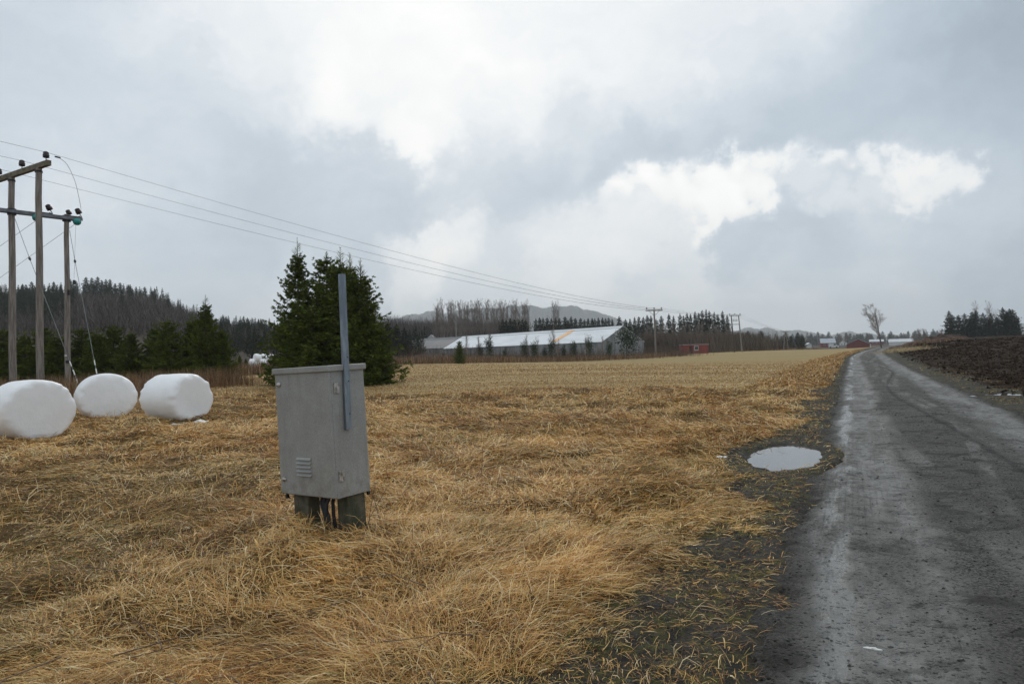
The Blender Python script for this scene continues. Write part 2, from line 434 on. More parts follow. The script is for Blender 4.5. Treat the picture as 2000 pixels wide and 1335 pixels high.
# ------------------------------------------------------------------ road
m_road, t, b = new_mat('wet_gravel'); g = G(t)
uvn = g.n('ShaderNodeUVMap'); uvn.uv_map = 'UVMap'
suv = g.n('ShaderNodeSeparateXYZ'); t.links.new(uvn.outputs[0], suv.inputs[0])
u_, v_ = suv.outputs[0], suv.outputs[1]
Pn = g.n('ShaderNodeNewGeometry').outputs['Position']
cuv = uvn.outputs[0]
lat = g.m('ADD', u_, g.m('MULTIPLY', g.m('SUBTRACT', g.noise(g.vscale(cuv, (.6, .35, 1)), 1., 4, .6), .5), .7))
nb = g.noise(Pn, 7, 6, .65); ns = g.noise(g.vscale(cuv, (6, .5, 1)), 1.2, 5, .6); nf = g.noise(Pn, 55, 4, .7); nl = g.noise(Pn, .7, 4, .6)
def band(c_, hw, soft):
    return g.m('MULTIPLY', g.mapr(lat, c_-hw-soft, c_-hw+soft), g.mapr(lat, c_+hw+soft, c_+hw-soft))
def cband(c_, amp, fr, ph, hw, soft):
    l2 = g.m('SUBTRACT', u_, g.m('MULTIPLY_ADD', g.m('SINE', g.m('MULTIPLY_ADD', v_, fr, ph)), amp, c_))
    return g.m('MULTIPLY', g.mapr(l2, -hw-soft, -hw+soft), g.mapr(l2, hw+soft, hw-soft))
tr = g.m('MAXIMUM', band(-1.25, .46, .16), band(1.2, .46, .2))
arc = g.m('MAXIMUM', cband(.35, .42, .17, .4, .11, .04), g.m('MAXIMUM', cband(-.5, .5, .11, 2.2, .14, .05), cband(.1, .35, .23, 4.0, .09, .03)))
arc = g.m('MULTIPLY', arc, g.mapr(g.noise(g.vscale(cuv, (.5, .3, 1)), 1.1, 3, .6), .40, .58))
tr2 = g.m('MAXIMUM', tr, g.m('MULTIPLY', arc, .85))
tr3 = g.m('MULTIPLY', tr2, g.m('MULTIPLY', g.mapr(nb, .3, .55, .35, 1.), g.mapr(g.noise(g.vscale(cuv, (.9, .25, 1)), 1., 5, .65), .3, .55, .45, 1.)))
gravel = g.mix(g.mapr(nf, .38, .62), (.036, .034, .029), (.19, .183, .162))
gravel = g.mix(g.mapr(nl, .35, .65, 0, .6), gravel, (.065, .060, .050))
mud = g.mix(g.mapr(ns, .3, .7), (.118, .114, .102), (.19, .185, .17))
mud = g.mix(g.mapr(nf, .52, .66, 0, .7), mud, (.045, .045, .041))
mud = g.mix(g.mapr(g.noise(Pn, 130, 2, .5), .35, .5, .5, 0), mud, (.06, .06, .055))
# scattered loose pebbles in the mud
vr = g.n('ShaderNodeTexVoronoi'); vr.inputs['Scale'].default_value = 22; t.links.new(Pn, vr.inputs['Vector'])
peb = g.m('MULTIPLY', g.mapr(vr.outputs['Distance'], .22, .1), g.mapr(g.noise(Pn, 5, 3, .6), .5, .6))
mud = g.mix(peb, mud, (.03, .03, .028))
# tread marks: fine bars across narrow bands
wv_ = g.n('ShaderNodeTexWave'); wv_.bands_direction = 'Y'; wv_.inputs['Scale'].default_value = 3.2; wv_.inputs['Distortion'].default_value = 1.6; wv_.inputs['Detail'].default_value = 2
t.links.new(cuv, wv_.inputs['Vector'])
wv2 = g.n('ShaderNodeTexWave'); wv2.bands_direction = 'X'; wv2.inputs['Scale'].default_value = 5.5; wv2.inputs['Distortion'].default_value = 1.2; wv2.inputs['Detail'].default_value = 1
t.links.new(g.vscale(cuv, (1, .12, 1)), wv2.inputs['Vector'])
tread = g.m('MULTIPLY', g.m('MAXIMUM', band(-.55, .14, .05), band(.55, .15, .05)), g.mapr(g.noise(g.vscale(cuv, (.3, .25, 1)), 1, 2, .5), .42, .55))
tmk = g.m('MULTIPLY', tread, wv_.outputs['Fac'])
lines = g.m('MULTIPLY', g.m('MULTIPLY', tr, g.mapr(wv2.outputs['Fac'], .75, .95)), g.mapr(g.noise(g.vscale(cuv, (.8, .3, 1)), 1, 3, .6), .45, .6))
c = g.mix(tr3, gravel, mud)
c = g.mix(g.m('MULTIPLY', tmk, .10), c, (.12, .12, .114))
chn = g.m('MULTIPLY', g.mapr(g.noise(Pn, 2.3, 6, .72, .6), .5, .62), g.mapr(nf, .35, .6, .3, 1.))
vq = g.n('ShaderNodeTexVoronoi'); vq.inputs['Scale'].default_value = 34; t.links.new(Pn, vq.inputs['Vector'])
sq = g.n('ShaderNodeSeparateColor'); t.links.new(vq.outputs['Color'], sq.inputs[0])
crumb = g.m('MULTIPLY', g.mapr(vq.outputs['Distance'], .42, .22), g.mapr(sq.outputs[0], .55, .62))
crumb = g.m('MULTIPLY', crumb, g.m('SUBTRACT', 1.0, g.m('MULTIPLY', tr3, .75)))
lite = g.m('MULTIPLY', g.mapr(vq.outputs['Distance'], .42, .22), g.mapr(sq.outputs[1], .80, .86))
c = g.mix(g.m('MULTIPLY', crumb, .7), c, (.018, .018, .016))
c = g.mix(g.m('MULTIPLY', lite, .6), c, (.19, .185, .17))
c = g.mix(g.m('MULTIPLY', chn, .62), c, (.030, .030, .027))
arcd = g.m('MULTIPLY', cband(.1, .42, .17, .4, .05, .03), .7)
c = g.mix(arcd, c, (.035, .034, .031))
c = g.mix(g.m('MULTIPLY', lines, .22), c, (.05, .05, .047))
edge = g.mapr(g.m('ADD', g.m('ABSOLUTE', u_), g.m('MULTIPLY', g.m('SUBTRACT', nb, .5), 1.1)), 1.45, 1.95)
c = g.mix(g.m('MULTIPLY', edge, .85), c, g.mix(g.mapr(nf, .4, .6), (.022, .020, .017), (.06, .055, .045)))
t.links.new(c, b.inputs['Base Color'])
gl = g.m('MULTIPLY', g.mapr(lat, -1.75, -1.55), g.mapr(lat, -1.3, -1.5))
wetm = g.m('MULTIPLY', g.m('MAXIMUM', gl, g.m('MULTIPLY', tr, .4)), g.mapr(g.noise(g.vscale(cuv, (1.3, .3, 1)), 1.3, 5, .65), .44, .56))
t.links.new(g.m('MULTIPLY_ADD', wetm, -.42, g.mapr(tr3, 0, 1, .8, .60)), b.inputs['Roughness'])
t.links.new(g.m('MAXIMUM', g.m('MULTIPLY_ADD', g.m('MAXIMUM', crumb, chn), -.3, .36), g.m('MULTIPLY', wetm, .6)), b.inputs['Specular IOR Level'])
hb = g.m('ADD', g.m('MULTIPLY', g.m('ADD', g.m('MULTIPLY', nf, .5), g.m('MULTIPLY', nb, .8)), g.m('MULTIPLY_ADD', tr3, -.75, 1.)), g.m('MULTIPLY', peb, .6))
hb = g.m('ADD', hb, g.m('MULTIPLY', tmk, .12)); hb = g.m('SUBTRACT', hb, g.m('MULTIPLY', lines, .1))
hb = g.m('MULTIPLY', hb, g.m('MULTIPLY_ADD', wetm, -.8, 1.))
hb = g.m('ADD', hb, g.m('MULTIPLY', crumb, .8))
g.bump(hb, 1., .10, b)

def road_z(x, y, u):
    base = H0(x, y)
    n1 = fbm(x, y, 1.1, 31, 3)-.5
    tr = np.exp(-((np.abs(u)-1.2)/.38)**2)
    z = base+.012-.03*tr+.022*np.exp(-(u/.45)**2)+.03*n1*(1-.5*tr)+.016*(fbm(x, y, 7, 32, 3)-.5)*(1-.7*tr)+.008*(fbm(x, y, 25, 33, 2)-.5)*(1-.8*tr)
    e = sst(1.6, 2.2, np.abs(u)+.6*(fbm(x, y, 1.7, 34, 3)-.5)+.35*(fbm(x, y, 8, 35, 2)-.5))
    return z-.11*e-.2*sst(1.5, 1.15, pud_e(x, y))
def road():
    ys = [-6.]
    while ys[-1] < 320:
        r = max(abs(ys[-1]), 2.); ys.append(ys[-1]+max(.02, .0075*r))
    ys = np.array(ys); us = np.concatenate([np.linspace(-2.7, 2.7, 170)])
    Y, Uu = np.meshgrid(ys, us, indexing='ij')
    X = xc(Y)+Uu/.894
    x = X.ravel(); y = Y.ravel(); u = Uu.ravel()
    z = road_z(x, y, u)
    nr, na = len(ys), len(us)
    i = np.arange(nr-1)[:, None]; j = np.arange(na-1)[None]
    Q = np.stack([i*na+j, i*na+j+1, (i+1)*na+j+1, (i+1)*na+j], -1).reshape(-1, 4)
    o = mesh_np('gravel_road', np.stack([x, y, z], -1), Q, m_road, smooth=True)
    uv = o.data.uv_layers.new(name='UVMap')
    uvd = np.stack([u, y*1.118], -1)[Q.ravel()].astype(np.float32)
    uv.data.foreach_set('uv', uvd.ravel())
    o['kind'] = 'structure'
road()

# puddles
m_water, t, b = new_mat('muddy_water'); g = G(t)
b.inputs['Base Color'].default_value = (.07, .065, .055, 1); b.inputs['Roughness'].default_value = .03; b.inputs['Specular IOR Level'].default_value = 1.0
b.inputs['IOR'].default_value = 1.6
g.bump(g.noise(g.n('ShaderNodeNewGeometry').outputs['Position'], 6, 2, .5), .03, .01, b)
def puddle(name, c_, rx, ry, z, sh=0):
    n = 48; v = [(c_[0], c_[1], z)]+[(c_[0]+rx*cos(2*pi*k/n)+sh*ry*sin(2*pi*k/n), c_[1]+ry*sin(2*pi*k/n), z) for k in range(n)]
    mb = MB(); mb.add(v, [(0, k+1, (k+1) % n+1) for k in range(n)]); o = mb.build(name, m_water); o['kind'] = 'structure'; return o
puddle('puddle_water', PUD, .72, 1.56, float(H0(PUD[0], PUD[1]))-.042, .44)
puddle('puddle_water', PUD2, 1.7, 1.1, float(H0(PUD2[0], PUD2[1]))-.02)

# ------------------------------------------------------------------ grass blades
m_grass, t, b = new_mat('dead_grass'); g = G(t)
vc = g.n('ShaderNodeVertexColor'); vc.layer_name = 'col'
t.links.new(vc.outputs[0], b.inputs['Base Color'])
b.inputs['Roughness'].default_value = .55; b.inputs['Specular IOR Level'].default_value = .25
def blades(x, y, z, L_, W_, az, e0, e1, colr, name, roll=None, curl=None, mat=None):
    n = len(x); K = 3
    if curl is None: curl = rng.normal(0, .35, n)
    P_ = np.zeros((n, K+1, 3)); P_[:, 0] = np.stack([x, y, z], -1)
    for k in range(K):
        e = e0+(e1-e0)*(k/(K-1)); a = az+curl*k
        d = np.stack([np.sin(a)*np.cos(e), np.cos(a)*np.cos(e), np.sin(e)], -1)
        P_[:, k+1] = P_[:, k]+d*(L_/K)[:, None]
    if roll is None: roll = rng.uniform(-.9, .9, n)
    wd_ = np.stack([np.cos(az)*np.cos(roll), -np.sin(az)*np.cos(roll), np.sin(roll)], -1)*(W_/2)[:, None]
    prof = np.array([.8, 1., .8, .12])
    V = np.zeros((n, K+1, 2, 3))
    V[:, :, 0] = P_-wd_[:, None]*prof[None, :, None]; V[:, :, 1] = P_+wd_[:, None]*prof[None, :, None]
    V = V.reshape(-1, 3)
    b0 = (np.arange(n)*(K+1)*2)[:, None]; kk = (np.arange(K)*2)[None]
    q = b0+kk
    Q = np.stack([q, q+1, q+3, q+2], -1).reshape(-1, 4)
    C_ = np.repeat(colr, (K+1)*2, axis=0)
    return mesh_np(name, V, Q, mat or m_grass, colors={'col': C_}, smooth=False)

def sample_ground(n, r0, r1, a0, a1, p):
    """density ~ r^-p per unit area within a sector (degrees)"""
    q = 2-p; t_ = rng.random(n)
    r = (r0**q+t_*(r1**q-r0**q))**(1/q)
    a = np.radians(rng.uniform(a0, a1, n))
    return r*np.sin(a), r*np.cos(a), r
def pal(n, w_):
    base = np.array([(.72, .475, .185), (.62, .345, .105), (.42, .205, .062), (.17, .085, .033), (.25, .20, .052), (.80, .62, .35)])
    cum = np.cumsum(w_, axis=1); cum /= cum[:, -1:]
    k = (rng.random(n)[:, None] > cum).sum(1).clip(0, 5)
    c_ = base[k]*rng.uniform(.8, 1.2, n)[:, None]
    return c_
def cab_clear(x, y): return ((x+1.47)**2+(y-5.95)**2) > .10
def make_grass():
    # matted, flattened long grass
    n = 900000
    x, y, r = sample_ground(n, 1.4, 30, -52, 33, 1.5)
    d, m, p = masks(x, y); u = U(x, y)
    patch = fbm(x, y, .8, 41, 3)
    keep = (rng.random(n) > np.clip(sst(.25, .75, d), 0, .90)) & (m < .6+.2*rng.random(n)) & (u < -1.45) & cab_clear(x, y) & (pud_e(x, y) > 1.0)
    bald = sst(.44, .32, fbm(x, y, 1.1, 44, 3))*.4
    keep &= rng.random(n) > bald
    x, y, r, d, m, patch = [q[keep] for q in (x, y, r, d, m, patch)]; n = len(x)
    flow = 2*pi*(fbm(x, y, .38, 42, 2)*1.7+.35*fbm(x, y, 1.7, 43, 2))
    short = sst(-1.0, -3.0, x+.1*y)*sst(13, 8, y)       # close-cropped area at far left
    crum = rng.random(n) < .5
    az = flow+rng.normal(0, .58, n)+crum*rng.uniform(-2.6, 2.6, n)
    up_ = rng.random(n)**5
    tuft = sst(.52, .68, fbm(x, y, 1.25, 45, 2))
    e0 = rad(2)+up_*rad(60)*(1-.5*short)+tuft*rad(16)*rng.random(n); e1 = rng.normal(rad(-10), rad(14), n)
    dd = sst(.15, .7, d)
    L_ = rng.uniform(.07, .30, n)*(1-.5*short)*(1-.5*dd)*(1-.3*sst(14, 26, r))*np.where(crum, .55, 1.05)
    W_ = rng.uniform(.0020, .0044, n)*np.maximum(1, r/4.2)**.85
    broad = rng.random(n) < .07
    L_ = np.where(broad, L_*.55, L_); W_ = W_*np.where(broad, 2.1, 1.)
    lift = rng.uniform(0, .06, n)*(.4+1.1*tuft)*sst(30, 16, r)*(1-.6*short)*(1-.85*dd)
    z = H(x, y)+lift
    gold = sst(.42, .62, patch); dark = sst(.5, .34, patch)
    hot = np.exp(-(((x+.2)/1.5)**2+((y-4.7)/1.3)**2))
    gr = 1.8*sst(.50, .66, fbm(x, y, .5, 46, 3))
    w_ = np.stack([.55+gold+1.4*hot-.3*short, .8+.4*gold+1.*hot, .55+dark*.8+.6*dd, .25+.6*dark+.5*dd-.2*hot, .12+.5*gr+1.1*short+1.2*dd, .22+.4*gold+.3*hot+.6*(rng.random(n) < .05)], -1).clip(.01)
    dep = (lift/.12).clip(0, 1)
    C_ = pal(n, w_)*(1-.22*short)[:, None]*(.72+.62*fbm(x, y, 2.2, 47, 3))[:, None]
    far = sst(12, 26, r)[:, None]
    e1 = e1+crum*rng.normal(0, rad(20), n)
    o = blades(x, y, z, L_, W_, az, e0, e1, C_, 'dry_grass', curl=rng.normal(0, 1, n)*np.where(crum, .5, .22))
    tag(o, 'matted golden brown dead grass flattened in swirls across the verge', 'grass', kind='stuff')
    n = 60000
    y = 26+90*rng.random(n)**1.7; x = xc(y)+(-2.2-5.2*rng.random(n))/.894; r = np.hypot(x, y)
    d, m, p = masks(x, y); k = (m < .6) & (rng.random(n) > .7*d); x, y, r, d = x[k], y[k], r[k], d[k]; n = len(x)
    C_ = pal(n, np.stack([.5+0*x, .6+0*x, .9+d, .5+d, .35+.5*d, .25+0*x], -1))
    o = blades(x, y, H(x, y), rng.uniform(.08, .26, n), rng.uniform(.012, .024, n)*r/30, rng.uniform(0, 2*pi, n), rng.uniform(.2, 1.2, n), rng.uniform(-.6, .5, n), C_, 'roadside_grass')
    tag(o, 'brownish rough grass strip between the mown field and the road', 'grass', kind='stuff')
    # short stubble of the mown field
    n = 130000
    x, y, r = sample_ground(n, 20, 85, -40, 27, 1.75)
    d, m, p = masks(x, y); k = (rng.random(n) < m*sst(88, 50, r))
    x, y, r = x[k], y[k], r[k]; n = len(x)
    row = fbm(x*.10+y*.02, y*.75-x*.16, .6, 51, 3)
    w_ = np.stack([.7+0*x, .6+0*x, .5+1.6*sst(.52, .40, row), .2+1.0*sst(.52, .40, row), .5+0*x, .3+1.6*sst(.5, .6, row)], -1)
    C_ = pal(n, w_)*.92
    o = blades(x, y, H(x, y), rng.uniform(.04, .11, n), rng.uniform(.010, .018, n)*r/22, rng.uniform(0, 2*pi, n), rng.uniform(.3, 1.2, n), rng.uniform(-.3, .5, n), C_, 'field_stubble')
    tag(o, 'short pale stubble covering the mown field', 'grass', kind='stuff')
    # standing pale straws + tussocks further back and by the road
    n = 15000
    x, y, r = sample_ground(n, 4, 34, -40, 30, 1.1)
    d, m, p = masks(x, y); tf = fbm(x, y, .55, 61, 3)
    k = (m < .5) & (U(x, y) < -2.6) & (rng.random(n) < sst(.5, .62, tf)+.04) & (d < .6) & cab_clear(x, y)
    x, y, r = x[k], y[k], r[k]; n = len(x)
    C_ = pal(n, np.tile(np.array([[1.2, .8, .4, .1, .02, 1.0]]), (n, 1)))
    o = blades(x, y, H(x, y), rng.uniform(.12, .34, n), rng.uniform(.003, .005, n)*np.maximum(1, r/5), rng.uniform(0, 2*pi, n), rng.uniform(.9, 1.5, n), rng.uniform(-.2, .8, n), C_, 'standing_straw')
    tag(o, 'pale dry straws still standing in loose tufts above the flattened grass', 'grass', kind='stuff')
    # roadside low green-brown moss grass along both verges
    n = 200000
    x, y, r = sample_ground(n, 2, 60, -5, 44, 1.6)
    u = U(x, y); d, m, p = masks(x, y)
    wg = fbm(x, y, 1.5, 71, 3)
    k = ((((u < -1.95) & (u > -5.5)) & (rng.random(n) < .30*d+.75*sst(.44, .56, wg))) | ((u > 2.0) & (u < 3.9) & (wg > .5))) & (pud_e(x, y) > .98) & (m < .5)
    x, y, r = x[k], y[k], r[k]; n = len(x)
    C_ = pal(n, np.tile(np.array([[.25, .6, 1.2, 1.3, 1.3, .04]]), (n, 1)))*.8
    C_[:, 1] *= 1.08
    o = blades(x, y, H(x, y)-.005, rng.uniform(.02, .085, n), rng.uniform(.0018, .004, n)*np.maximum(1, r/5), rng.uniform(0, 2*pi, n), rng.uniform(.05, .9, n), rng.uniform(-.6, .3, n), C_, 'verge_moss')
    tag(o, 'low olive moss and sparse grass on the muddy road verge', 'moss', kind='stuff')
make_grass()

# ------------------------------------------------------------------ materials of things
M_ = {}
M_['cab'] = None
m, t, b = new_mat('speckled_grey_cabinet'); g = G(t)
oc = g.n('ShaderNodeTexCoord').outputs['Object']
vr = g.n('ShaderNodeTexVoronoi'); vr.inputs['Scale'].default_value = 55; t.links.new(oc, vr.inputs['Vector'])
c = g.mix(g.mapr(g.noise(oc, 4, 5, .6), .3, .7), (.285, .285, .27), (.355, .357, .34))
c = g.mix(g.mapr(vr.outputs['Distance'], .22, .08, 0, .6), c, (.56, .55, .53))
c = g.mix(g.mapr(g.noise(oc, 120, 2, .5), .45, .7, 0, .4), c, (.17, .165, .15))
drip = g.noise(g.vscale(oc, (9, 9, .7)), 1.6, 4, .6)
c = g.mix(g.mapr(drip, .55, .75, 0, .35), c, (.19, .18, .155))
sz = g.n('ShaderNodeSeparateXYZ'); t.links.new(oc, sz.inputs[0])
spl = g.m('MULTIPLY', g.mapr(sz.outputs[2], .35, .02), g.mapr(g.noise(oc, 14, 4, .7), .45, .62))
c = g.mix(g.m('MULTIPLY', spl, .35), c, (.16, .13, .09))
t.links.new(c, b.inputs['Base Color']); b.inputs['Roughness'].default_value = .5
g.bump(g.noise(oc, 160, 2, .5), .12, .004, b)
M_['cab'] = m
M_['galv'] = simple('galvanised_steel', (.30, .34, .38), (.17, .20, .235), 5, .42, .75, bump=.1, stretch=(3, 3, .6))
M_['steel'] = simple('zinc_fitting', (.62, .61, .58), (.30, .26, .22), 30, .35, .6)
M_['dark'] = simple('black_rubber', (.02, .02, .022), (.012, .012, .012), 8, .6)
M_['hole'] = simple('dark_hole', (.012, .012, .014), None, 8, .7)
M_['base'] = simple('mossy_concrete', (.11, .10, .07), (.045, .05, .025), 7, .85, bump=.4)
M_['wood'] = simple('weathered_pole_wood', (.30, .265, .235), (.16, .135, .115), 2.5, .85, bump=.5, bscale=5, stretch=(7, 7, .5))
M_['mosswood'] = simple('lichen_crossarm', (.19, .165, .115), (.085, .08, .04), 3, .85, bump=.4)
M_['insul'] = simple('dark_porcelain', (.028, .016, .016), None, 8, .22)
M_['beam'] = simple('steel_beam', (.22, .23, .25), (.13, .14, .15), 4, .5, .5)
M_['wire'] = simple('wire_metal', (.12, .12, .125), None, 2, .6, .3)
M_['guy'] = simple('guy_strand', (.20, .22, .22), None, 2, .6, .3)
M_['white'] = simple('white_marker', (.72, .72, .68), (.55, .55, .5), 3, .5)
M_['globe'] = simple('teal_glass', (.02, .30, .27), (.02, .22, .2), 3, .15)
M_['bark'] = simple('spruce_bark', (.10, .07, .05), (.05, .035, .025), 6, .9, bump=.4)
M_['barebark'] = simple('bare_bark', (.16, .135, .12), (.085, .07, .06), 1.2, .9)
M_['birch'] = simple('pale_bare_twigs', (.30, .245, .21), (.19, .155, .13), .5, .9)

def foliage_mat(name, a, b_, c_, tip=None):
    m, t, bs = new_mat(name); g = G(t)
    oi = g.n('ShaderNodeObjectInfo'); ge = g.n('ShaderNodeNewGeometry'); oc = g.n('ShaderNodeTexCoord').outputs['Object']
    f = g.noise(oc, 1.3, 4, .6)
    c = g.mix(g.mapr(f, .35, .65), a, b_)
    c = g.mix(g.mapr(ge.outputs['Random Per Island'], .55, 1., 0, .7, False), c, c_)
    c = g.mix(g.m('MULTIPLY', oi.outputs['Random'], .4), c, tuple(q*.6 for q in a))
    t.links.new(c, bs.inputs['Base Color']); bs.inputs['Roughness'].default_value = .85; bs.inputs['Specular IOR Level'].default_value = .08
    return m
M_['needles'] = foliage_mat('spruce_needles_near', (.062, .094, .017), (.12, .155, .024), (.22, .23, .052))
M_['needles_far'] = foliage_mat('spruce_needles_far', (.018, .032, .017), (.032, .050, .023), (.055, .072, .030))
M_['needles_bot'] = M_['needles']
M_['pine'] = foliage_mat('pine_needles', (.022, .040, .018), (.034, .056, .024), (.05, .07, .03))

# bale film
m, t, b = new_mat('white_stretch_film'); g = G(t)
oc = g.n('ShaderNodeTexCoord').outputs['Object']
c = g.mix(g.mapr(g.noise(oc, 2.2, 5, .6), .3, .7), (.89, .89, .89), (.95, .95, .95))
c = g.mix(g.mapr(g.noise(oc, 16, 4, .7), .66, .78, 0, .5), c, (.5, .48, .43))
t.links.new(c, b.inputs['Base Color']); b.inputs['Roughness'].default_value = .38; b.inputs['Specular IOR Level'].default_value = .45
wv3 = g.n('ShaderNodeTexWave'); wv3.bands_direction = 'X'; wv3.inputs['Scale'].default_value = 5; wv3.inputs['Distortion'].default_value = 3
t.links.new(oc, wv3.inputs['Vector'])
g.bump(g.m('ADD', g.noise(oc, 9, 5, .65), g.m('MULTIPLY', wv3.outputs['Fac'], .10)), .45, .02, b)
M_['film'] = m

# ------------------------------------------------------------------ cabinet
def cabinet():
    W_, D_, Hh = .707, .367, 1.078
    root = empty('utility_cabinet', (-1.455, 5.6, .421), 'speckled grey metal cabinet leaning left on stub legs, a tall steel channel on its side', 'utility cabinet')
    M4 = Matrix.Rotation(rad(-2.36), 4, 'Y') @ Matrix.Rotation(rad(.28), 4, 'X') @ Matrix.Rotation(rad(-35.4), 4, 'Z')
    root.rotation_euler = M4.to_euler()
    b = MB(); b.box((-W_+.012, .004, .0), (-.003, D_, Hh-.01)); b.build('body', M_['cab'], root, bevel=.006)
    # door: front sheet on the left face with returned edge, slightly proud
    b = MB(); b.box((-W_, -.022, .012), (0, .003, Hh-.03)); door = b.build('door', M_['cab'], root, bevel=.005)
    b = MB(); b.box((-W_-.018, -.04, Hh-.032), (.018, D_+.015, Hh+.018)); b.build('lid', M_['cab'], root, bevel=.007)
    # louvre vent of five hoods
    lv = MB()
    for k in range(5):
        z0 = .175+k*.034
        X0, X1 = -.46, -.275
        lv.add([(X0, -.0225, z0+.024), (X1, -.0225, z0+.024), (X1, -.040, z0+.004), (X0, -.040, z0+.004), (X0, -.0225, z0+.001), (X1, -.0225, z0+.001)],
               [(0, 3, 2, 1), (0, 4, 3), (1, 2, 5)], 0)
        lv.add([(X0, -.0395, z0+.0035), (X1, -.0395, z0+.0035), (X1, -.0228, z0+.0035), (X0, -.0228, z0+.0035)], [(0, 1, 2, 3)], 1)
    lv.box((X0-.004, -.0245, .168), (X1+.004, -.0222, .345), 0)
    lv.build('vent', [M_['cab'], M_['hole']], door)
    for z0 in (.955, .135):
        l = MB(); X = Matrix.Translation((-W_+.055, -.022, z0)) @ Matrix.Rotation(rad(90), 4, 'X')
        l.lathe([(0, 0), (.024, 0), (.024, .006), (.017, .010), (.017, .016), (0, .018)], n=20, X=X)
        l.build('lock', M_['steel'], door)
    for z0 in (.865, .14):
        h = MB()
        h.box((.0, .030, z0), (.007, .052, z0+.085)); h.box((.0, .064, z0), (.007, .086, z0+.085))
        h.tube([(.008, .058, z0-.004), (.008, .058, z0+.089)], .0065, 10)
        for yy in (.041, .075):
            for zz in (.015, .07): h.lathe([(0, 0), (.005, 0), (.004, .003), (0, .004)], X=Matrix.Translation((.007, yy, z0+zz)) @ Matrix.Rotation(rad(90), 4, 'Y'), n=8)
        h.build('hinge', M_['steel'], root)
    # pedestal legs
    for (x0, x1, y0, y1) in ((-W_+.11, -.42, .03, .16), (-.15, -.03, .13, D_-.04)):
        l = MB(); l.box((x0, y0, -.50), (x1, y1, -.003)); l.box((x0-.006, y0-.006, -.40), (x0+.05, y0+.01, -.006)); l.build('leg', M_['base'], root, bevel=.012)
    cb = MB(); rr = random.Random(3)
    for k in range(6):
        x0 = -.30+k*.022; y0 = .12+rr.uniform(-.03, .03); a = rr.uniform(-.09, .06)
        cb.tube([(x0+a, y0, 0), (x0+a*.7, y0-.03, -.06), (-.24+k*.012, y0-.05, -.16), (-.235+k*.010, y0-.03, -.3), (-.23+k*.01, y0, -.48)], .012+.003*(k % 2), 8)
    cb.build('cable', M_['dark'], root)
    br = MB(); br.box((-W_+.03, -.005, -.035), (-W_+.055, .02, -.001)); br.build('bracket', M_['dark'], root)
    br = MB(); br.box((-.02, D_-.03, -.03), (.0, D_-.01, -.001)); br.build('bracket', M_['dark'], root)
    # U channel upright bolted to the right side
    Mi = root.matrix_basis.inverted() if False else (Matrix.Translation(root.location) @ M4).inverted()
    # side plane x=0 (local): intersect picture rays with plane x = .025
    def side(px, py, off):
        o = Mi @ Vector(CAM); d_ = (Mi.to_3x3() @ Vector(ray(px, py)))
        k = (off-o.x)/d_.x; return o+d_*k
    lo = side(682, 838, .03); hi = side(669.5, 535, .03)
    ax = (hi-lo).normalized(); Lc = (hi-lo).length
    xa = Vector((1, 0, 0)); ya = ax.cross(xa).normalized(); xa = ya.cross(ax).normalized()
    X = Matrix.Translation(lo) @ Matrix(((xa.x, ya.x, ax.x, 0), (xa.y, ya.y, ax.y, 0), (xa.z, ya.z, ax.z, 0), (0, 0, 0, 1)))
    ch = MB(); wd_ = .052; dp = .030; tk = .0035
    # profile: web facing outward, flanges towards the cabinet, chamfered corner
    prof = [(-dp, -wd_/2), (-.006, -wd_/2), (.010, -wd_/2+.014), (.010, wd_/2-.006), (.004, wd_/2), (-dp, wd_/2), (-dp, wd_/2-tk), (.002, wd_/2-tk), (.010-tk, wd_/2-.009), (.010-tk, -wd_/2+.016), (-.008, -wd_/2+tk), (-dp, -wd_/2+tk)]
    n = len(prof); vs = []
    for z_ in (0, Lc):
        vs += [X @ Vector((a_, b_, z_)) for a_, b_ in prof]
    fs = [(i, (i+1) % n, n+(i+1) % n, n+i) for i in range(n)]+[tuple(range(n))[::-1], tuple(range(n, 2*n))]
    ch.add(vs, fs)
    c_o = ch.build('steel_channel', M_['galv'], root)
    for z_ in (.13, .40, .60):
        hl = MB(); hl.lathe([(0, .0005), (.006, .0005), (.0055, .002), (0, .0022)], X=X @ Matrix.Translation((.010, .006, z_)) @ Matrix.Rotation(rad(90), 4, 'Y'), n=10)
        hl.build('bolt', M_['hole'], c_o)
    root.name = 'utility_cabinet'
cabinet()

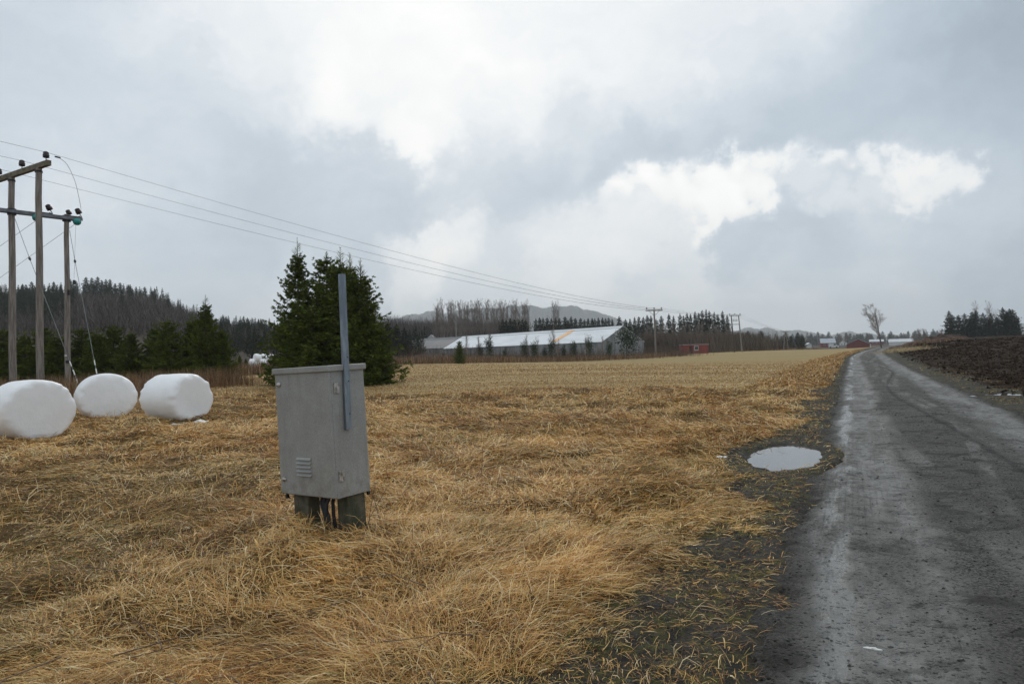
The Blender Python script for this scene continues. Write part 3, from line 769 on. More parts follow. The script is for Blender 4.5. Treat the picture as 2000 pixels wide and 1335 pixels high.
# ------------------------------------------------------------------ bales
def bale_mesh(seed, R=.62, Lh=.60):
    r_ = np.random.default_rng(seed)
    nu, nv = 72, 46
    prof = []
    for i in range(nv+1):
        s_ = i/nv
        s_ = min(max(s_, .012), .988)
        if s_ < .30: q = s_/.30; rr = R*.86*q; xx = Lh*(1.0-.02*q*q)
        elif s_ < .42: q = (s_-.30)/.12; a = q*pi/2; rr = R*(.86+.14*sin(a)); xx = Lh*(.97-.22*(1-cos(a)))
        elif s_ <= .58: q = (s_-.42)/.16; rr = R*(1+.015*sin(q*pi)); xx = Lh*(.75-1.5*q)
        elif s_ < .70: q = (s_-.58)/.12; a = (1-q)*pi/2; rr = R*(.86+.14*sin(a)); xx = -Lh*(.97-.22*(1-cos(a)))
        else: q = (1-s_)/.30; rr = R*.86*q; xx = -Lh*(1.0-.03*q*q)
        prof.append((rr, xx))
    V = []
    for (rr, xx) in prof:
        for k in range(nu):
            th = 2*pi*k/nu
            sh = math.exp(-((rr/R-.90)/.09)**2)*(1 if abs(xx) > Lh*.7 else 0)
            wr = sh*.055*(vn(np.array([cos(th)*5+seed]), np.array([sin(th)*5+xx]), 1.6, 3)[0]-.62)*1.6
            lum = .035*(vn(np.array([cos(th)*1.7+9*seed]), np.array([sin(th)*1.7+xx*2]), 1., 5)[0]-.5)
            r2 = rr*(1+lum)+wr*1.2
            x2 = xx*(1+.02*(rr/R)**2*sin(th*2+seed))+.022*(vn(np.array([rr*cos(th)*2.3+.37+seed*1.3]), np.array([rr*sin(th)*2.3+.61+seed]), 1, 8)[0]-.5)*max(0, 1-(rr/R)**4)
            y2 = r2*cos(th)*1.04; z2 = r2*sin(th)*.94
            if z2 < -R*.84: z2 = -R*.84+(z2+R*.84)*.35
            V.append((x2, y2, z2+R*.85))
    Q = [(i*nu+k, i*nu+(k+1) % nu, (i+1)*nu+(k+1) % nu, (i+1)*nu+k) for i in range(nv) for k in range(nu)]
    Q += [tuple(range(nu))[::-1], tuple(nv*nu+k for k in range(nu))]
    me = bpy.data.meshes.new('bale'); me.from_pydata(V, [], Q); me.materials.append(M_['film'])
    me.polygons.foreach_set('use_smooth', [True]*len(Q)); me.update()
    bm = bmesh.new(); bm.from_mesh(me); bmesh.ops.recalc_face_normals(bm, faces=bm.faces); bm.to_mesh(me); bm.free()
    return me
def bale(p, ang, seed, label, group, R=.62, Lh=.6, dz=0):
    o = bpy.data.objects.new('hay_bale', bale_mesh(seed, R, Lh)); col.objects.link(o)
    o.location = (p[0], p[1], float(H0(p[0], p[1]))-.03+dz); o.rotation_euler = (0, 0, rad(ang))
    return tag(o, label, 'hay bale', group)
GB = 'white wrapped hay bales by the power poles'
p = at(60, 858, 14.9); bale(p, -29, 1, 'large white wrapped round bale nearest the camera, cut by the left edge of the photo', GB, .70, .50)
p = at(207, 818, 18.7); bale(p, -50, 2, 'white wrapped round bale in the middle, its flat end turned to the camera', GB, .675, .48)
p = at(346, 826, 18.3); b3 = bale(p, -22, 3, 'white wrapped bale seen side-on with torn film lying at its foot', GB, .68, .62)
def rag(p, name, r, seed, label, cat='plastic scrap'):
    rr = random.Random(seed); n = 9; V = []; Q = []
    for i in range(n):
        for j in range(n):
            u, v = i/(n-1)-.5, j/(n-1)-.5
            V.append((p[0]+r[0]*u*(1+.5*rr.uniform(-1, 1)*abs(v)), p[1]+r[1]*v, float(H(p[0]+r[0]*u, p[1]+r[1]*v))+.03+.05*rr.random()*r[2]))
    for i in range(n-1):
        for j in range(n-1):
            if (abs(i-3.5)+abs(j-3.5)) < 5.8+rr.uniform(-2, 1): Q.append((i*n+j, (i+1)*n+j, (i+1)*n+j+1, i*n+j+1))
    mb = MB(); mb.add(V, Q, 0, True); o = mb.build(name, M_['film'])
    return tag(o, label, cat)
p = at(372, 823, 17.5); rag(p, 'film_scrap', (.9, .25, 1.), 2, 'torn white film lying under the flat end of the side-on bale')
p = at(293, 806, 18.8); rag(p, 'film_scrap', (.4, .3, 1.), 4, 'small torn white film scrap at the left foot of the side-on bale')
p = at(1410, 900, 9.7); rag(p, 'litter', (.14, .08, .5), 5, 'tiny crumpled white litter in the grass left of the round puddle', 'litter')
# worn white chip on the road
p = at(1703, 1297, 3.6); mb = MB()
rr = random.Random(5); zr = float(road_z(np.array([p[0]]), np.array([p[1]]), U(np.array([p[0]]), np.array([p[1]])))[0])+.009
for (dx, dy, l_, w_, a) in ((0, 0, .026, .009, -.1), (.022, -.014, .022, .007, -.45), (-.024, .012, .016, .006, .2)):
    ca, sa = cos(a), sin(a)
    o8 = [(l_*cos(k*pi/5)*(1+.3*rr.uniform(-1, 1)), w_*sin(k*pi/5)*(1+.3*rr.uniform(-1, 1))) for k in range(10)]
    pts = [(p[0]+dx+ca*a_-sa*b_, p[1]+dy+sa*a_+ca*b_) for a_, b_ in o8]
    mb.add([(a_, b_, zr-.004) for a_, b_ in pts]+[(a_, b_, zr-.03) for a_, b_ in pts], [tuple(range(10))]+[(i, 10+i, 10+(i+1) % 10, (i+1) % 10) for i in range(10)])
tag(mb.build('paper_scrap', M_['white']), 'flattened white paper scrap pressed into the wet road', 'litter')

# ------------------------------------------------------------------ stones on the road
def stones():
    n = 16000
    x, y, r = sample_ground(n, 2.2, 26, 3, 44, 1.5)
    u = U(x, y); k = (np.abs(u) < 2.9) & (rng.random(n) < (.25+.75*np.exp(-(u/.7)**2)+.5*(np.abs(u) > 1.7)))
    x, y, r, u = x[k], y[k], r[k], u[k]; n = len(x)
    ic = np.array([(0,0,1),(.9,0,.4),(.3,.85,.4),(-.7,.5,.4),(-.7,-.5,.4),(.3,-.85,.4),(.7,.5,-.4),(-.3,.85,-.4),(-.9,0,-.4),(-.3,-.85,-.4),(.7,-.5,-.4),(0,0,-1)])
    fc = np.array([(0,1,2),(0,2,3),(0,3,4),(0,4,5),(0,5,1),(1,6,2),(2,7,3),(3,8,4),(4,9,5),(5,10,1),(2,6,7),(3,7,8),(4,8,9),(5,9,10),(1,10,6),(11,7,6),(11,8,7),(11,9,8),(11,10,9),(11,6,10)])
    s_ = (.002+.0075*rng.random(n)**4)*(1+.05*r)
    V = ic[None]*(1+.3*rng.standard_normal((n, 12, 1)))*s_[:, None, None]*np.stack([rng.uniform(.8, 1.4, n), rng.uniform(.8, 1.2, n), rng.uniform(.5, .9, n)], -1)[:, None]
    zz = np.where(np.abs(u) < 2.0, road_z(x, y, u), H(x, y))
    V = V+np.stack([x, y, zz+s_*.1], -1)[:, None]
    Q = (fc[None]+(np.arange(n)*12)[:, None, None]).reshape(-1, 3)
    o = mesh_np('gravel_stones', V.reshape(-1, 3), Q, simple('dark_stones', (.10, .098, .09), (.028, .028, .025), 1.7, .8, spec=.2), smooth=False)
    tag(o, 'small dark loose stones scattered over the wet road', 'gravel', kind='stuff')
stones()
def clods():
    n = 60000
    x, y, r = sample_ground(n, 9, 110, 24, 48, 1.5)
    u = U(x, y); k = (u > 2.6+1.6*rng.random(n)) & (fbm(x, y, .8, 55, 3)+.45*rng.random(n) > .58) & (pud2_e(x, y) > 1.)
    x, y, r, u = x[k], y[k], r[k], u[k]; n = len(x)
    s_ = (.012+.035*rng.random(n)**2.5)*(1+.02*r)
    ic = np.array([(0,0,1),(.9,0,.3),(0,.9,.3),(-.9,0,.3),(0,-.9,.3),(0,0,-.6)]); fc = np.array([(0,1,2),(0,2,3),(0,3,4),(0,4,1),(5,2,1),(5,3,2),(5,4,3),(5,1,4)])
    V = ic[None]*(1+.35*rng.standard_normal((n, 6, 1)))*s_[:, None, None]*np.stack([rng.uniform(.8, 1.8, n), rng.uniform(.8, 1.5, n), rng.uniform(.5, 1., n)], -1)[:, None]
    V = V+np.stack([x, y, H(x, y)+s_*.2], -1)[:, None]
    Q = (fc[None]+(np.arange(n)*6)[:, None, None]).reshape(-1, 3)
    o = mesh_np('soil_clods', V.reshape(-1, 3), Q, simple('dark_clods', (.055, .036, .023), (.018, .012, .009), 1.1, .95, spec=.04), smooth=False)
    tag(o, 'dark brown clods turned up in the ploughed field', 'soil', kind='stuff')
clods()

# ------------------------------------------------------------------ conifers
def kites(P_, D_, L_, W_, r_):
    """diamond-shaped needle sprays: start P, direction D, length, width"""
    n = len(P_)
    rv = r_.standard_normal((n, 3)); S_ = np.cross(D_, rv); S_ /= np.linalg.norm(S_, axis=1)[:, None]+1e-9
    mid = P_+D_*(L_*.45)[:, None]
    V = np.stack([P_, mid+S_*(W_/2)[:, None], P_+D_*L_[:, None], mid-S_*(W_/2)[:, None]], 1).reshape(-1, 3)
    return V
def spruce_geo(seed, h, R, nwh, nbr, ntw, sub, lw, leader=.10, shape=.85, low=.03, droop=1.0, irr=.25):
    r_ = np.random.default_rng(seed)
    Vs = []; wood = []
    for i in range(nwh):
        tt = low+(1-leader-low)*((i+r_.uniform(-.3, .3))/nwh); tt = max(tt, low)
        z0 = h*tt
        Lmax = R*((1-tt)**shape)*(.75+.25*min(1, tt/.12))*(1+irr*(r_.random()-.5))
        nb_ = max(3, int(nbr*(1-.45*tt)+r_.integers(-1, 2))); ph0 = r_.uniform(0, 6.28)
        for b_ in range(nb_):
            ph = ph0+2*pi*b_/nb_+r_.normal(0, .25); Lb = Lmax*r_.uniform(.62, 1.12)
            e0 = (-.30+.95*tt)*droop+r_.normal(0, .08); cu = .30*(1-tt)+.1*r_.random()
            m_ = max(3, int(ntw*(.35+.65*Lb/R)))
            s_ = np.sort(r_.uniform(.12, 1., m_)); s_[-1] = 1.0
            hd = np.array([cos(ph), sin(ph), 0]); sd_ = np.array([-sin(ph), cos(ph), 0])
            rad_ = Lb*s_; zz = z0+Lb*(np.tan(e0)*s_+cu*s_*s_*s_)
            P_ = hd[None]*rad_[:, None]+np.array([0, 0, 1])[None]*zz[:, None]
            slope = np.tan(e0)+3*cu*s_*s_
            Db = hd[None]+np.array([0, 0, 1.])[None]*slope[:, None]; Db /= np.linalg.norm(Db, axis=1)[:, None]
            wood.append((np.array([0, 0, z0]), hd*Lb*.9+np.array([0, 0, z0+Lb*(np.tan(e0)*.9+cu*.73)])))
            for sg in (-1, 1, 0):
                if sg: D_ = Db*.75+sd_[None]*sg*.75+np.array([0, 0, -.22*(1-tt)])[None]
                else: D_ = Db.copy()
                D_ = D_+r_.normal(0, .12, D_.shape); D_ /= np.linalg.norm(D_, axis=1)[:, None]
                tl = (.10*R/2+.40*Lb*(1-s_*.78))*r_.uniform(.6, 1.1, m_) if sg else np.full(m_, .30*Lb/max(m_, 1)*3)
                if sub <= 1:
                    Vs.append(kites(P_, D_, tl, lw*r_.uniform(.7, 1.3, m_), r_))
                else:
                    for q in range(sub):
                        f_ = q/sub; P2 = P_+D_*(tl*f_)[:, None]
                        D2 = D_+r_.normal(0, .33, D_.shape)+np.array([0, 0, -.18])[None]; D2 /= np.linalg.norm(D2, axis=1)[:, None]
                        Vs.append(kites(P2, D2, tl*(1.15-f_)*.75+lw, lw*r_.uniform(.6, 1.2, m_), r_))
    # leader shoots
    nl = 10 if sub > 1 else 3
    zt = h*(1-leader)+h*leader*np.linspace(0, 1, nl)
    for z_ in zt[:-1]:
        k = 5 if z_ < h*(1-leader*.5) else 3
        ph = r_.uniform(0, 6.28, k); D_ = np.stack([np.cos(ph)*.8, np.sin(ph)*.8, np.full(k, .75)], -1)
        Ls = np.full(k, (h-z_)*.45+.05)
        Vs.append(kites(np.tile([0, 0, z_], (k, 1)).astype(float), D_/np.linalg.norm(D_, axis=1)[:, None], Ls, np.full(k, lw*.6), r_))
    Vs.append(kites(np.array([[0, 0, h*(1-leader*1.2)]]*2), np.array([[0, 0, 1.]]*2), np.full(2, h*leader*1.2), np.full(2, lw*.6), r_))
    V = np.concatenate(Vs)
    return V, wood
def trunk_mb(h, r0, wood=None, wr=.012):
    tb = MB(); tb.tube([(0, 0, -.3), (0, 0, h*.3), (.01, 0, h*.7), (0, 0, h*.985)], [r0*1.1, r0*.8, r0*.35, r0*.06], 8)
    if wood:
        for a, c_ in wood: tb.tube([a, (a+c_)/2+np.array([0, 0, -.03]), c_], [wr*1.6, wr, wr*.3], 3, cap=False)
    return tb
def quadidx(V): return np.arange(len(V)).reshape(-1, 4)
def crown_mesh(V, mat):
    o = mesh_np('crown', V, quadidx(V), mat); me = o.data; bpy.data.objects.remove(o); return me
def add_obj(name, me, parent=None):
    o = bpy.data.objects.new(name, me); col.objects.link(o)
    if parent: o.parent = parent
    return o
class TreeKind:
    def __init__(s, seed, h, R, mat, **k):
        V, wood = spruce_geo(seed, h, R, **k); s.h = h; s.R = R
        s.crown = crown_mesh(V, mat); tb = trunk_mb(h, .018*h, wood if k.get('sub', 1) > 1 else None)
        o = tb.build('trunk', M_['bark']); s.trunk = o.data; bpy.data.objects.remove(o)
def place_tree(kind, name, x, y, h, label, group, ws=1., rz=0, cat='spruce tree', z=None, tilt=0):
    r = empty(name, (x, y, float(H0(x, y)) if z is None else z), label, cat, group, (tilt, 0, rz))
    s_ = h/kind.h; r.scale = (s_*ws, s_*ws, s_)
    add_obj('trunk', kind.trunk, r); add_obj('crown', kind.crown, r)
    return r
near_k = [TreeKind(11+i, 7, Rr, M_['needles'], nwh=34, nbr=9, ntw=13, sub=4, lw=.062, leader=ld, shape=sp, irr=.5) for i, (Rr, ld, sp) in enumerate([(2.3, .14, 1.0), (2.3, .08, .68), (2.1, .16, .95)])]
ZC = lambda y_: None
def px_place(px, py_base, y_): return at(px, py_base, y_)
# the clump behind the cabinet
GC = 'spruces in the clump behind the cabinet'
for (px, d, top, k, ws, rz, lab) in [
        (584, 33.5, 462, 0, .86, .4, 'tallest spruce of the clump behind the cabinet, its thin leader touching the wires'),
        (641, 34.6, 490, 1, .98, 2.0, 'bushy round-topped spruce in the middle of the clump behind the cabinet'),
        (668, 32.8, 480, 2, 1.0, 3.1, 'spruce with a thin bare leader just above the steel channel top'),
        (686, 34.8, 491, 0, .85, 5.1, 'slim dark spruce between the channel top and the rightmost leader of the clump'),
        (707, 32.6, 503, 2, 1.0, 4.2, 'rightmost spruce of the clump, with wide spreading lower branches'),
        (612, 32.0, 590, 1, 1.3, 1.2, 'low bushy spruce at the front of the clump, half hidden by the cabinet'),
        (724, 33.4, 640, 1, .95, .3, 'low spruce with skirt branches at the right foot of the clump')]:
    x = at(px, 700, d)[0]; zt = at(px, top, d)[2]; zg = float(H0(x, d))
    place_tree(near_k[k], 'spruce_tree', x, d, zt-zg, lab, GC, ws*7/(zt-zg)*(1.0 if zt-zg > 5 else .85), rz)
# young spruces behind the bales
GY = 'young spruces behind the bales'
for i, (px, d, top, k, ws, lab) in enumerate([
        (403, 36.5, 574, 0, .95, 'tallest young spruce right of the bales, with a spiky forked top'),
        (376, 38, 605, 2, .9, 'young spruce leaning against the left side of the spiky-topped one'),
        (432, 37.5, 640, 1, .7, 'short rounded spruce at the right edge of the spiky-topped one'),
        (329, 37, 620, 1, .95, 'bushy young spruce above the side-on bale'),
        (303, 38.5, 624, 2, .9, 'young spruce just left of the bushy one above the side-on bale'),
        (257, 38, 637, 0, .9, 'narrow young spruce above the middle bale'),
        (222, 40, 630, 1, 1.0, 'wide young spruce between the third pole and the middle bale'),
        (190, 38.5, 633, 2, .95, 'young spruce behind the right guy wire'),
        (160, 40, 636, 1, .95, 'young spruce right behind the third pole'),
        (112, 38.5, 640, 2, 1.0, 'young spruce between the second and third pole'),
        (84, 40, 634, 1, 1., 'young spruce just right of the second pole'),
        (48, 38, 640, 0, 1.05, 'young spruce between the two tall poles'),
        (8, 38, 636, 1, 1.1, 'young spruce cut by the left edge of the photo'),
        (468, 58, 690, 2, .8, 'small dark spruce beside the far white bale stack'),
        (480, 60, 697, 0, .9, 'tiny dark spruce touching the far white bale stack')]):
    x = at(px, 700, d)[0]; zt = at(px, top, d)[2]; zg = float(H0(x, d)); hh_ = zt-zg
    place_tree(near_k[k], 'young_spruce', x, d, hh_, lab, GY, ws*(5.0/hh_ if d < 50 else 1.2), i*1.3)

far_k = [TreeKind(31+i, 13, Rr, M_['needles_far'], nwh=30, nbr=9, ntw=8, sub=1, lw=.50, leader=.05, shape=sp, low=lo, irr=.6) for i, (Rr, sp, lo) in enumerate([(2.3, .8, .06), (2.6, .75, .06), (2.0, .75, .12), (2.5, .65, .10)])]
def far_row(items, d, name, label, group, seed, ws=1., jitter=8):
    r_ = random.Random(seed)
    for (px, top) in items:
        dd = d+r_.uniform(-jitter, jitter); x = at(px, 680, dd)[0]; zt = at(px, top, dd)[2]; zg = float(H0(x, dd))
        place_tree(far_k[r_.randrange(4)], name, x, dd, max(zt-zg, 1.5), label, group, ws*r_.uniform(.9, 1.15)*min(1.35, 13/max(zt-zg, 3)), r_.uniform(0, 6))
far_row([(45,553.6),(63,549),(83,551),(106,549),(138,544),(150,548),(169,540),(180.5,541),(192,539),(200,546),(208,544),(216,544),(226,552),(236,551),(253,555),(267,559),(275,566),(284,559),(299,567),(314,577),(330,582)],
        322, 'spruce_tree', 'one of the tall dark spruces standing along the crest of the wooded hill', 'spruces on the hill crest', 1, 1.15)
far_row([(975,625),(983,622),(990,624),(998,621),(1006,623),(1013,621),(1021,622),(1028,624)], 215, 'spruce_tree', 'one of the dark spruces in the dense square clump behind the long white roof', 'square spruce clump behind the greenhouse', 2, 1.1, 4)
far_row([(1048,621),(1055,619),(1062,619),(1070,619),(1078,621),(1086,620),(1094,620),(1105,617),(1111,624),(1117,616),(1125,620),(1135,620),(1143,623),(1150,620),(1158,620),(1163,621),(1170,619),(1178,619),(1184,620),(1190,619),(1197,622),(1211,616),(1223,622),(1232,621),(1241,618),(1249,617)],
        238, 'spruce_tree', 'one of the dark spruces in the long row rising behind the white greenhouse roof', 'spruce row behind the greenhouse', 3, 1.0)
far_row([(1258,618),(1265.5,614),(1273,615),(1283,622),(1293,615.5),(1308,611),(1317,615.5),(1330,611),(1336.5,615),(1343.5,610),(1350.5,611.5),(1359.5,607),(1366.5,610),(1373.5,604),(1381,603),(1387,606),(1397,608),(1404,612),(1413,606),(1422,614)],
        236, 'spruce_tree', 'one of the tall dark spruces above the brown thicket behind the red hut', 'spruces above the thicket', 4, 1.05)
far_row([(1856,606),(1862,614),(1874,614),(1886,611),(1894,620),(1901,608),(1909,606),(1922,610),(1930,618),(1937,610),(1949,618),(1961,599),(1968,606),(1974,602),(1980,603),(1988,616)],
        232, 'spruce_tree', 'one of the dark spruces in the grove behind the ploughed field', 'spruce grove behind the ploughed field', 5, 1.25, 6)
far_row([(1462,645),(1487,645),(1497,660),(1506,662),(1516,662),(1526,660),(1536,648),(1546,655),(1559,648),(1568,656)],
        262, 'pine_tree', 'one of the low dark pines between the double pole and the village', 'pines before the village', 6, 1.7, 6)
far_row([(790,640),(775,632),(800,655),(758,630)], 150, 'spruce_tree', 'one of the dark spruces showing right of the near clump, left of the grey greenhouse', 'spruces left of the grey greenhouse', 7, 1.4, 5)
# single small conifers in front of the greenhouse
p_ = at(898, 709, 78); zt = at(898, 664, 78)[2]
place_tree(near_k[1], 'young_spruce', p_[0], 78, zt-float(H0(p_[0], 78)), 'small dark green spruce standing alone where the two greenhouses meet', None, 1.0, .5)
def pine_geo(seed, h, R, n=340, lw=.35):
    r_ = np.random.default_rng(seed); Vs = []
    for k in range(26):
        z_ = h*r_.uniform(.28, .98); rr = R*(1-((z_/h-.5)/.62)**2)**.5*r_.uniform(.3, 1); ph = r_.uniform(0, 6.28)
        c_ = np.array([rr*cos(ph), rr*sin(ph), z_]); m_ = n//10
        off = r_.normal(0, .13*R+.16, (m_, 3)); D_ = off+np.array([0, 0, .35]); D_ /= np.linalg.norm(D_, axis=1)[:, None]
        Vs.append(kites(c_+off, D_, np.full(m_, lw), np.full(m_, lw*.35), r_))
    return np.concatenate(Vs)
class Pine:
    def __init__(s, seed, h, R, mat):
        s.h = h; s.crown = crown_mesh(pine_geo(seed, h, R), mat); o = trunk_mb(h, .02*h).build('trunk', M_['bark']); s.trunk = o.data; bpy.data.objects.remove(o)
pk = Pine(5, 4.2, 1.35, M_['pine'])
p_ = at(1224, 689, 112); zt = at(1224, 641, 112)[2]
place_tree(pk, 'pine_tree', p_[0], 112, zt-float(H0(p_[0], 112)), 'bushy green pine in front of the near greenhouse gable', None, 1.0, .5, 'pine tree')

# ------------------------------------------------------------------ bare trees
def bare_geo(seed, h, r0, spread=.5, lv=4, nb=7, first=.2, lean=0, side=0, sides=3, tw=1., up=.55, lf=1., m0=2):
    r_ = np.random.default_rng(seed); segs = []
    def grow(p, d, L_, r, lvl):
        n = 5; pts = [p]; rs = [r]; 
        for k in range(n):
            d = d+r_.normal(0, .07+.03*lvl, 3)+np.array([0, 0, .05*up]); d /= np.linalg.norm(d)
            p = p+d*L_/n; pts.append(p); rs.append(r*(1-.8*(k+1)/n))
        segs.append((pts, rs, lvl))
        if lvl >= lv: return
        m_ = nb if lvl else int(nb*m0)
        for k in range(m_):
            s_ = r_.uniform(first if lvl == 0 else .2, .98); i = min(int(s_*n), n-1); q = pts[i]+(pts[i+1]-pts[i])*(s_*n-i)
            a = r_.normal(0, 1, 3); a[0] += side
            dd = d if lvl == 0 else (pts[i+1]-pts[i])
            dd = dd/np.linalg.norm(dd); a = a-dd*np.dot(a, dd); a /= np.linalg.norm(a)+1e-9
            sp = spread*r_.uniform(.6, 1.3)
            d2 = dd*(1-sp*.4)+a*sp+np.array([0, 0, up*.3]); d2 /= np.linalg.norm(d2)
            grow(q, d2, L_*lf*r_.uniform(.36, .64)*(1.2-.6*s_), max(r*.5*(1-.6*s_), .006*tw), lvl+1)
    grow(np.array([0, 0, -.1]), np.array([lean, 0, 1.]), h, r0, 0)
    return segs
def bare_mesh(segs, mat, sides=3, rmin=.0, name='branches'):
    mb = MB()
    for pts, rs, lvl in segs: mb.tube(pts[::(1 if lvl < 2 else 2)]+([pts[-1]] if lvl >= 2 else []), [max(r, rmin) for r in (rs[::(1 if lvl < 2 else 2)]+([rs[-1]] if lvl >= 2 else []))], 6 if lvl == 0 else sides, cap=False)
    o = mb.build(name, mat); me = o.data; bpy.data.objects.remove(o); return me
# lone tree beside the road crest
p_ = at(1722, 680, 120); zt = at(1715, 597, 120)[2]; h_ = (zt-float(H0(p_[0], 120)))*.9
sg = bare_geo(6, h_, .16, .46, 4, 6, .22, -.12, -.6, tw=1.0, up=.8)
r0_ = empty('bare_tree', (p_[0], 120, float(H0(p_[0], 120))), 'lone pale bare tree leaning left beside the road crest', 'bare tree')
add_obj('trunk', bare_mesh(sg[:1], M_['barebark'], 5, name='trunk'), r0_); add_obj('branches', bare_mesh(sg[1:], simple('pale_birch_twigs', (.36, .30, .26), (.26, .21, .18), .5, .9), 3, .0065), r0_)
# tall bare row behind the greenhouse
bk = [(bare_geo(50+i, 14, .12, .46, 3, 6, .12, 0, 0, tw=2, up=1.3, lf=.66, m0=7)) for i in range(3)]
bkm = [(bare_mesh(s_[:1], M_['birch'], 5, .04, 'trunk'), bare_mesh(s_[1:], M_['birch'], 3, .011)) for s_ in bk]
rr = random.Random(8)
def place_bare(px, top, d, label, group, name='bare_tree', k=None, ws=1.):
    x = at(px, 680, d)[0]; zg = float(H0(x, d)); h_ = at(px, top, d)[2]-zg
    r = empty(name, (x, d, zg), label, 'bare tree', group, (0, 0, rr.uniform(0, 6))); s_ = h_/14; r.scale = (s_*ws, s_*ws, s_)
    me = bkm[rr.randrange(3) if k is None else k]; add_obj('trunk', me[0], r); add_obj('branches', me[1], r)
for i in range(34):
    px = 852+i*5.5+rr.uniform(-2, 2); place_bare(px, 600+rr.uniform(-3, 6), 225+rr.uniform(-12, 12), 'one of the tall pale bare trees in the row beyond the long white roof', 'bare trees beyond the greenhouse')
for px, top in ((1084, 600), (1091, 603)): place_bare(px, top, 300, 'faint bare tree rising alone out of the spruce row behind the greenhouse', 'faint bare trees in mist')
for px, top in ((1908, 601), (1937, 600), (1950, 612)): place_bare(px, top, 236, 'pale bare tree showing above the dark grove behind the ploughed field', 'bare trees in the grove', ws=1.2)
for px, top in ((1796, 645), (1806, 645), (1838, 646), (1785, 655)): place_bare(px, top, 190, 'dark bushy bare tree left of the spruce grove, behind the soil heap', 'bare trees by the soil heap', ws=2.2)
for px, top in ((244, 570), (250, 575), (375, 603), (384, 600), (362, 606), (95, 563), (8, 560), (120, 565)): place_bare(px, top, 300, 'grey bare tree on the wooded hillside', 'bare trees on the hillside', ws=1.6)
for px, top in ((1640, 655), (1650, 653), (1668, 656), (1780, 657)): place_bare(px, top, 480, 'distant bare tree among the village houses', 'bare trees in the village', ws=2)
for i in range(14): place_bare(800+i*8+rr.uniform(-3, 3), 628+rr.uniform(-4, 8), 262, 'one of the lower brown bare trees behind the grey greenhouse', 'brown trees behind the grey greenhouse', ws=1.7)
for i in range(16): place_bare(1262+i*11+rr.uniform(-3, 3), 640+rr.uniform(-5, 6), 222, 'one of the slender bare trees in the brown thicket behind the red hut', 'slender trees in the thicket', ws=1.5)
for px, top in ((911, 655), (934, 662), (956, 655), (1030, 660), (1048, 664), (1090, 668), (1175, 662), (1083, 645), (1148, 660)):
    place_bare(px, top, 104, 'thin bare sapling in the scrub along the greenhouse wall', 'saplings along the greenhouse', ws=1.)
rs_ = random.Random(4)
for px, top in ((937, 673), (955, 660), (986, 682), (1024, 668), (1043, 668), (1078, 664), (1120, 668), (1150, 660), (1190, 668), (1063, 680), (1100, 676)):
    d = 103+rs_.uniform(-6, 3); x = at(px, 690, d)[0]; zg = float(H0(x, d)); h_ = max(1.2, at(px, top, d)[2]-zg)
    place_tree(pk, 'young_pine', x, d, h_, 'one of the small scrawny pines in the scrub before the long greenhouse', 'small pines along the greenhouse', .55, px, 'pine tree')

# ------------------------------------------------------------------ scrub, brush, woods (stuff)
def brush(name, pts, label, cat, cols, L_, W_, e=(1.1, 1.57), e1=(.9, 1.5), cur=.25):
    x, y = pts; n = len(x); c_ = np.array(cols)[rng.integers(0, len(cols), n)]*rng.uniform(.75, 1.2, n)[:, None]
    o = blades(x, y, H(x, y)-.03, rng.uniform(*L_, n), rng.uniform(*W_, n), rng.uniform(0, 6.28, n), rng.uniform(*e, n), rng.uniform(*e1, n), c_, name, curl=rng.normal(0, cur, n))
    tag(o, label, cat, kind='stuff')
def strip(n, a, b_, w_):
    """points scattered around the line a-b"""
    s_ = rng.random(n); a = np.array(a); b_ = np.array(b_); d = (b_-a); nrm = np.array([-d[1], d[0]])/np.linalg.norm(d)
    P_ = a[None]+d[None]*s_[:, None]+nrm[None]*(rng.normal(0, w_, n))[:, None]; return P_[:, 0], P_[:, 1]
rust = [(.22, .10, .05), (.14, .072, .04), (.30, .19, .09), (.10, .06, .038), (.36, .26, .14)]
brown = [(.12, .078, .055), (.08, .055, .042), (.15, .105, .075), (.10, .078, .045)]
A_ = lambda px, d: at(px, 700, d)[:2]
x1, y1 = strip(7000, A_(-60, 24), A_(250, 28), 2.2); x2, y2 = strip(5000, A_(200, 29), A_(470, 34), 1.1)
brush('rusty_weeds', (np.r_[x1, x2], np.r_[y1, y2]), 'rusty brown dead weeds standing behind the bales and round the poles', 'weeds', rust, (.35, 1.1), (.008, .016))
x1, y1 = strip(2500, A_(250, 30.5), A_(300, 35), 2); 
xs, ys = [], []
for a, b_, n, w_ in [(A_(745, 76), A_(1000, 92), 5000, 1.6), (A_(1000, 93), A_(1260, 121), 6000, 2.), (A_(1255, 122), A_(1330, 150), 1800, 1.5), (A_(1395, 205), A_(1600, 250), 2200, 2.5), (A_(455, 50), A_(560, 56), 1500, 1.)]:
    x, y = strip(n, a, b_, w_); xs.append(x); ys.append(y)
brush('field_edge_weeds', (np.concatenate(xs), np.concatenate(ys)), 'reddish brown dead weeds along the far edge of the mown field', 'weeds', rust, (.3, 1.15), (.02, .045))
xs, ys = [], []
for a, b_, n, w_ in [(A_(760, 84), A_(1000, 112), 1700, 3), (A_(1000, 100), A_(1180, 120), 2100, 2.5), (A_(1240, 128), A_(1310, 150), 2500, 4)]:
    x, y = strip(n, a, b_, w_); xs.append(x); ys.append(y)
brush('greenhouse_scrub', (np.concatenate(xs), np.concatenate(ys)), 'thin grey-brown leafless scrub in front of the greenhouses', 'scrub', brown+[(.10, .045, .04)], (.8, 2.6), (.018, .04))
xs, ys = [], []
for a, b_, n, w_ in [(A_(1255, 206), A_(1440, 236), 15000, 6.5), (A_(1400, 225), A_(1470, 235), 2500, 6)]:
    x, y = strip(n, a, b_, w_); xs.append(x); ys.append(y)
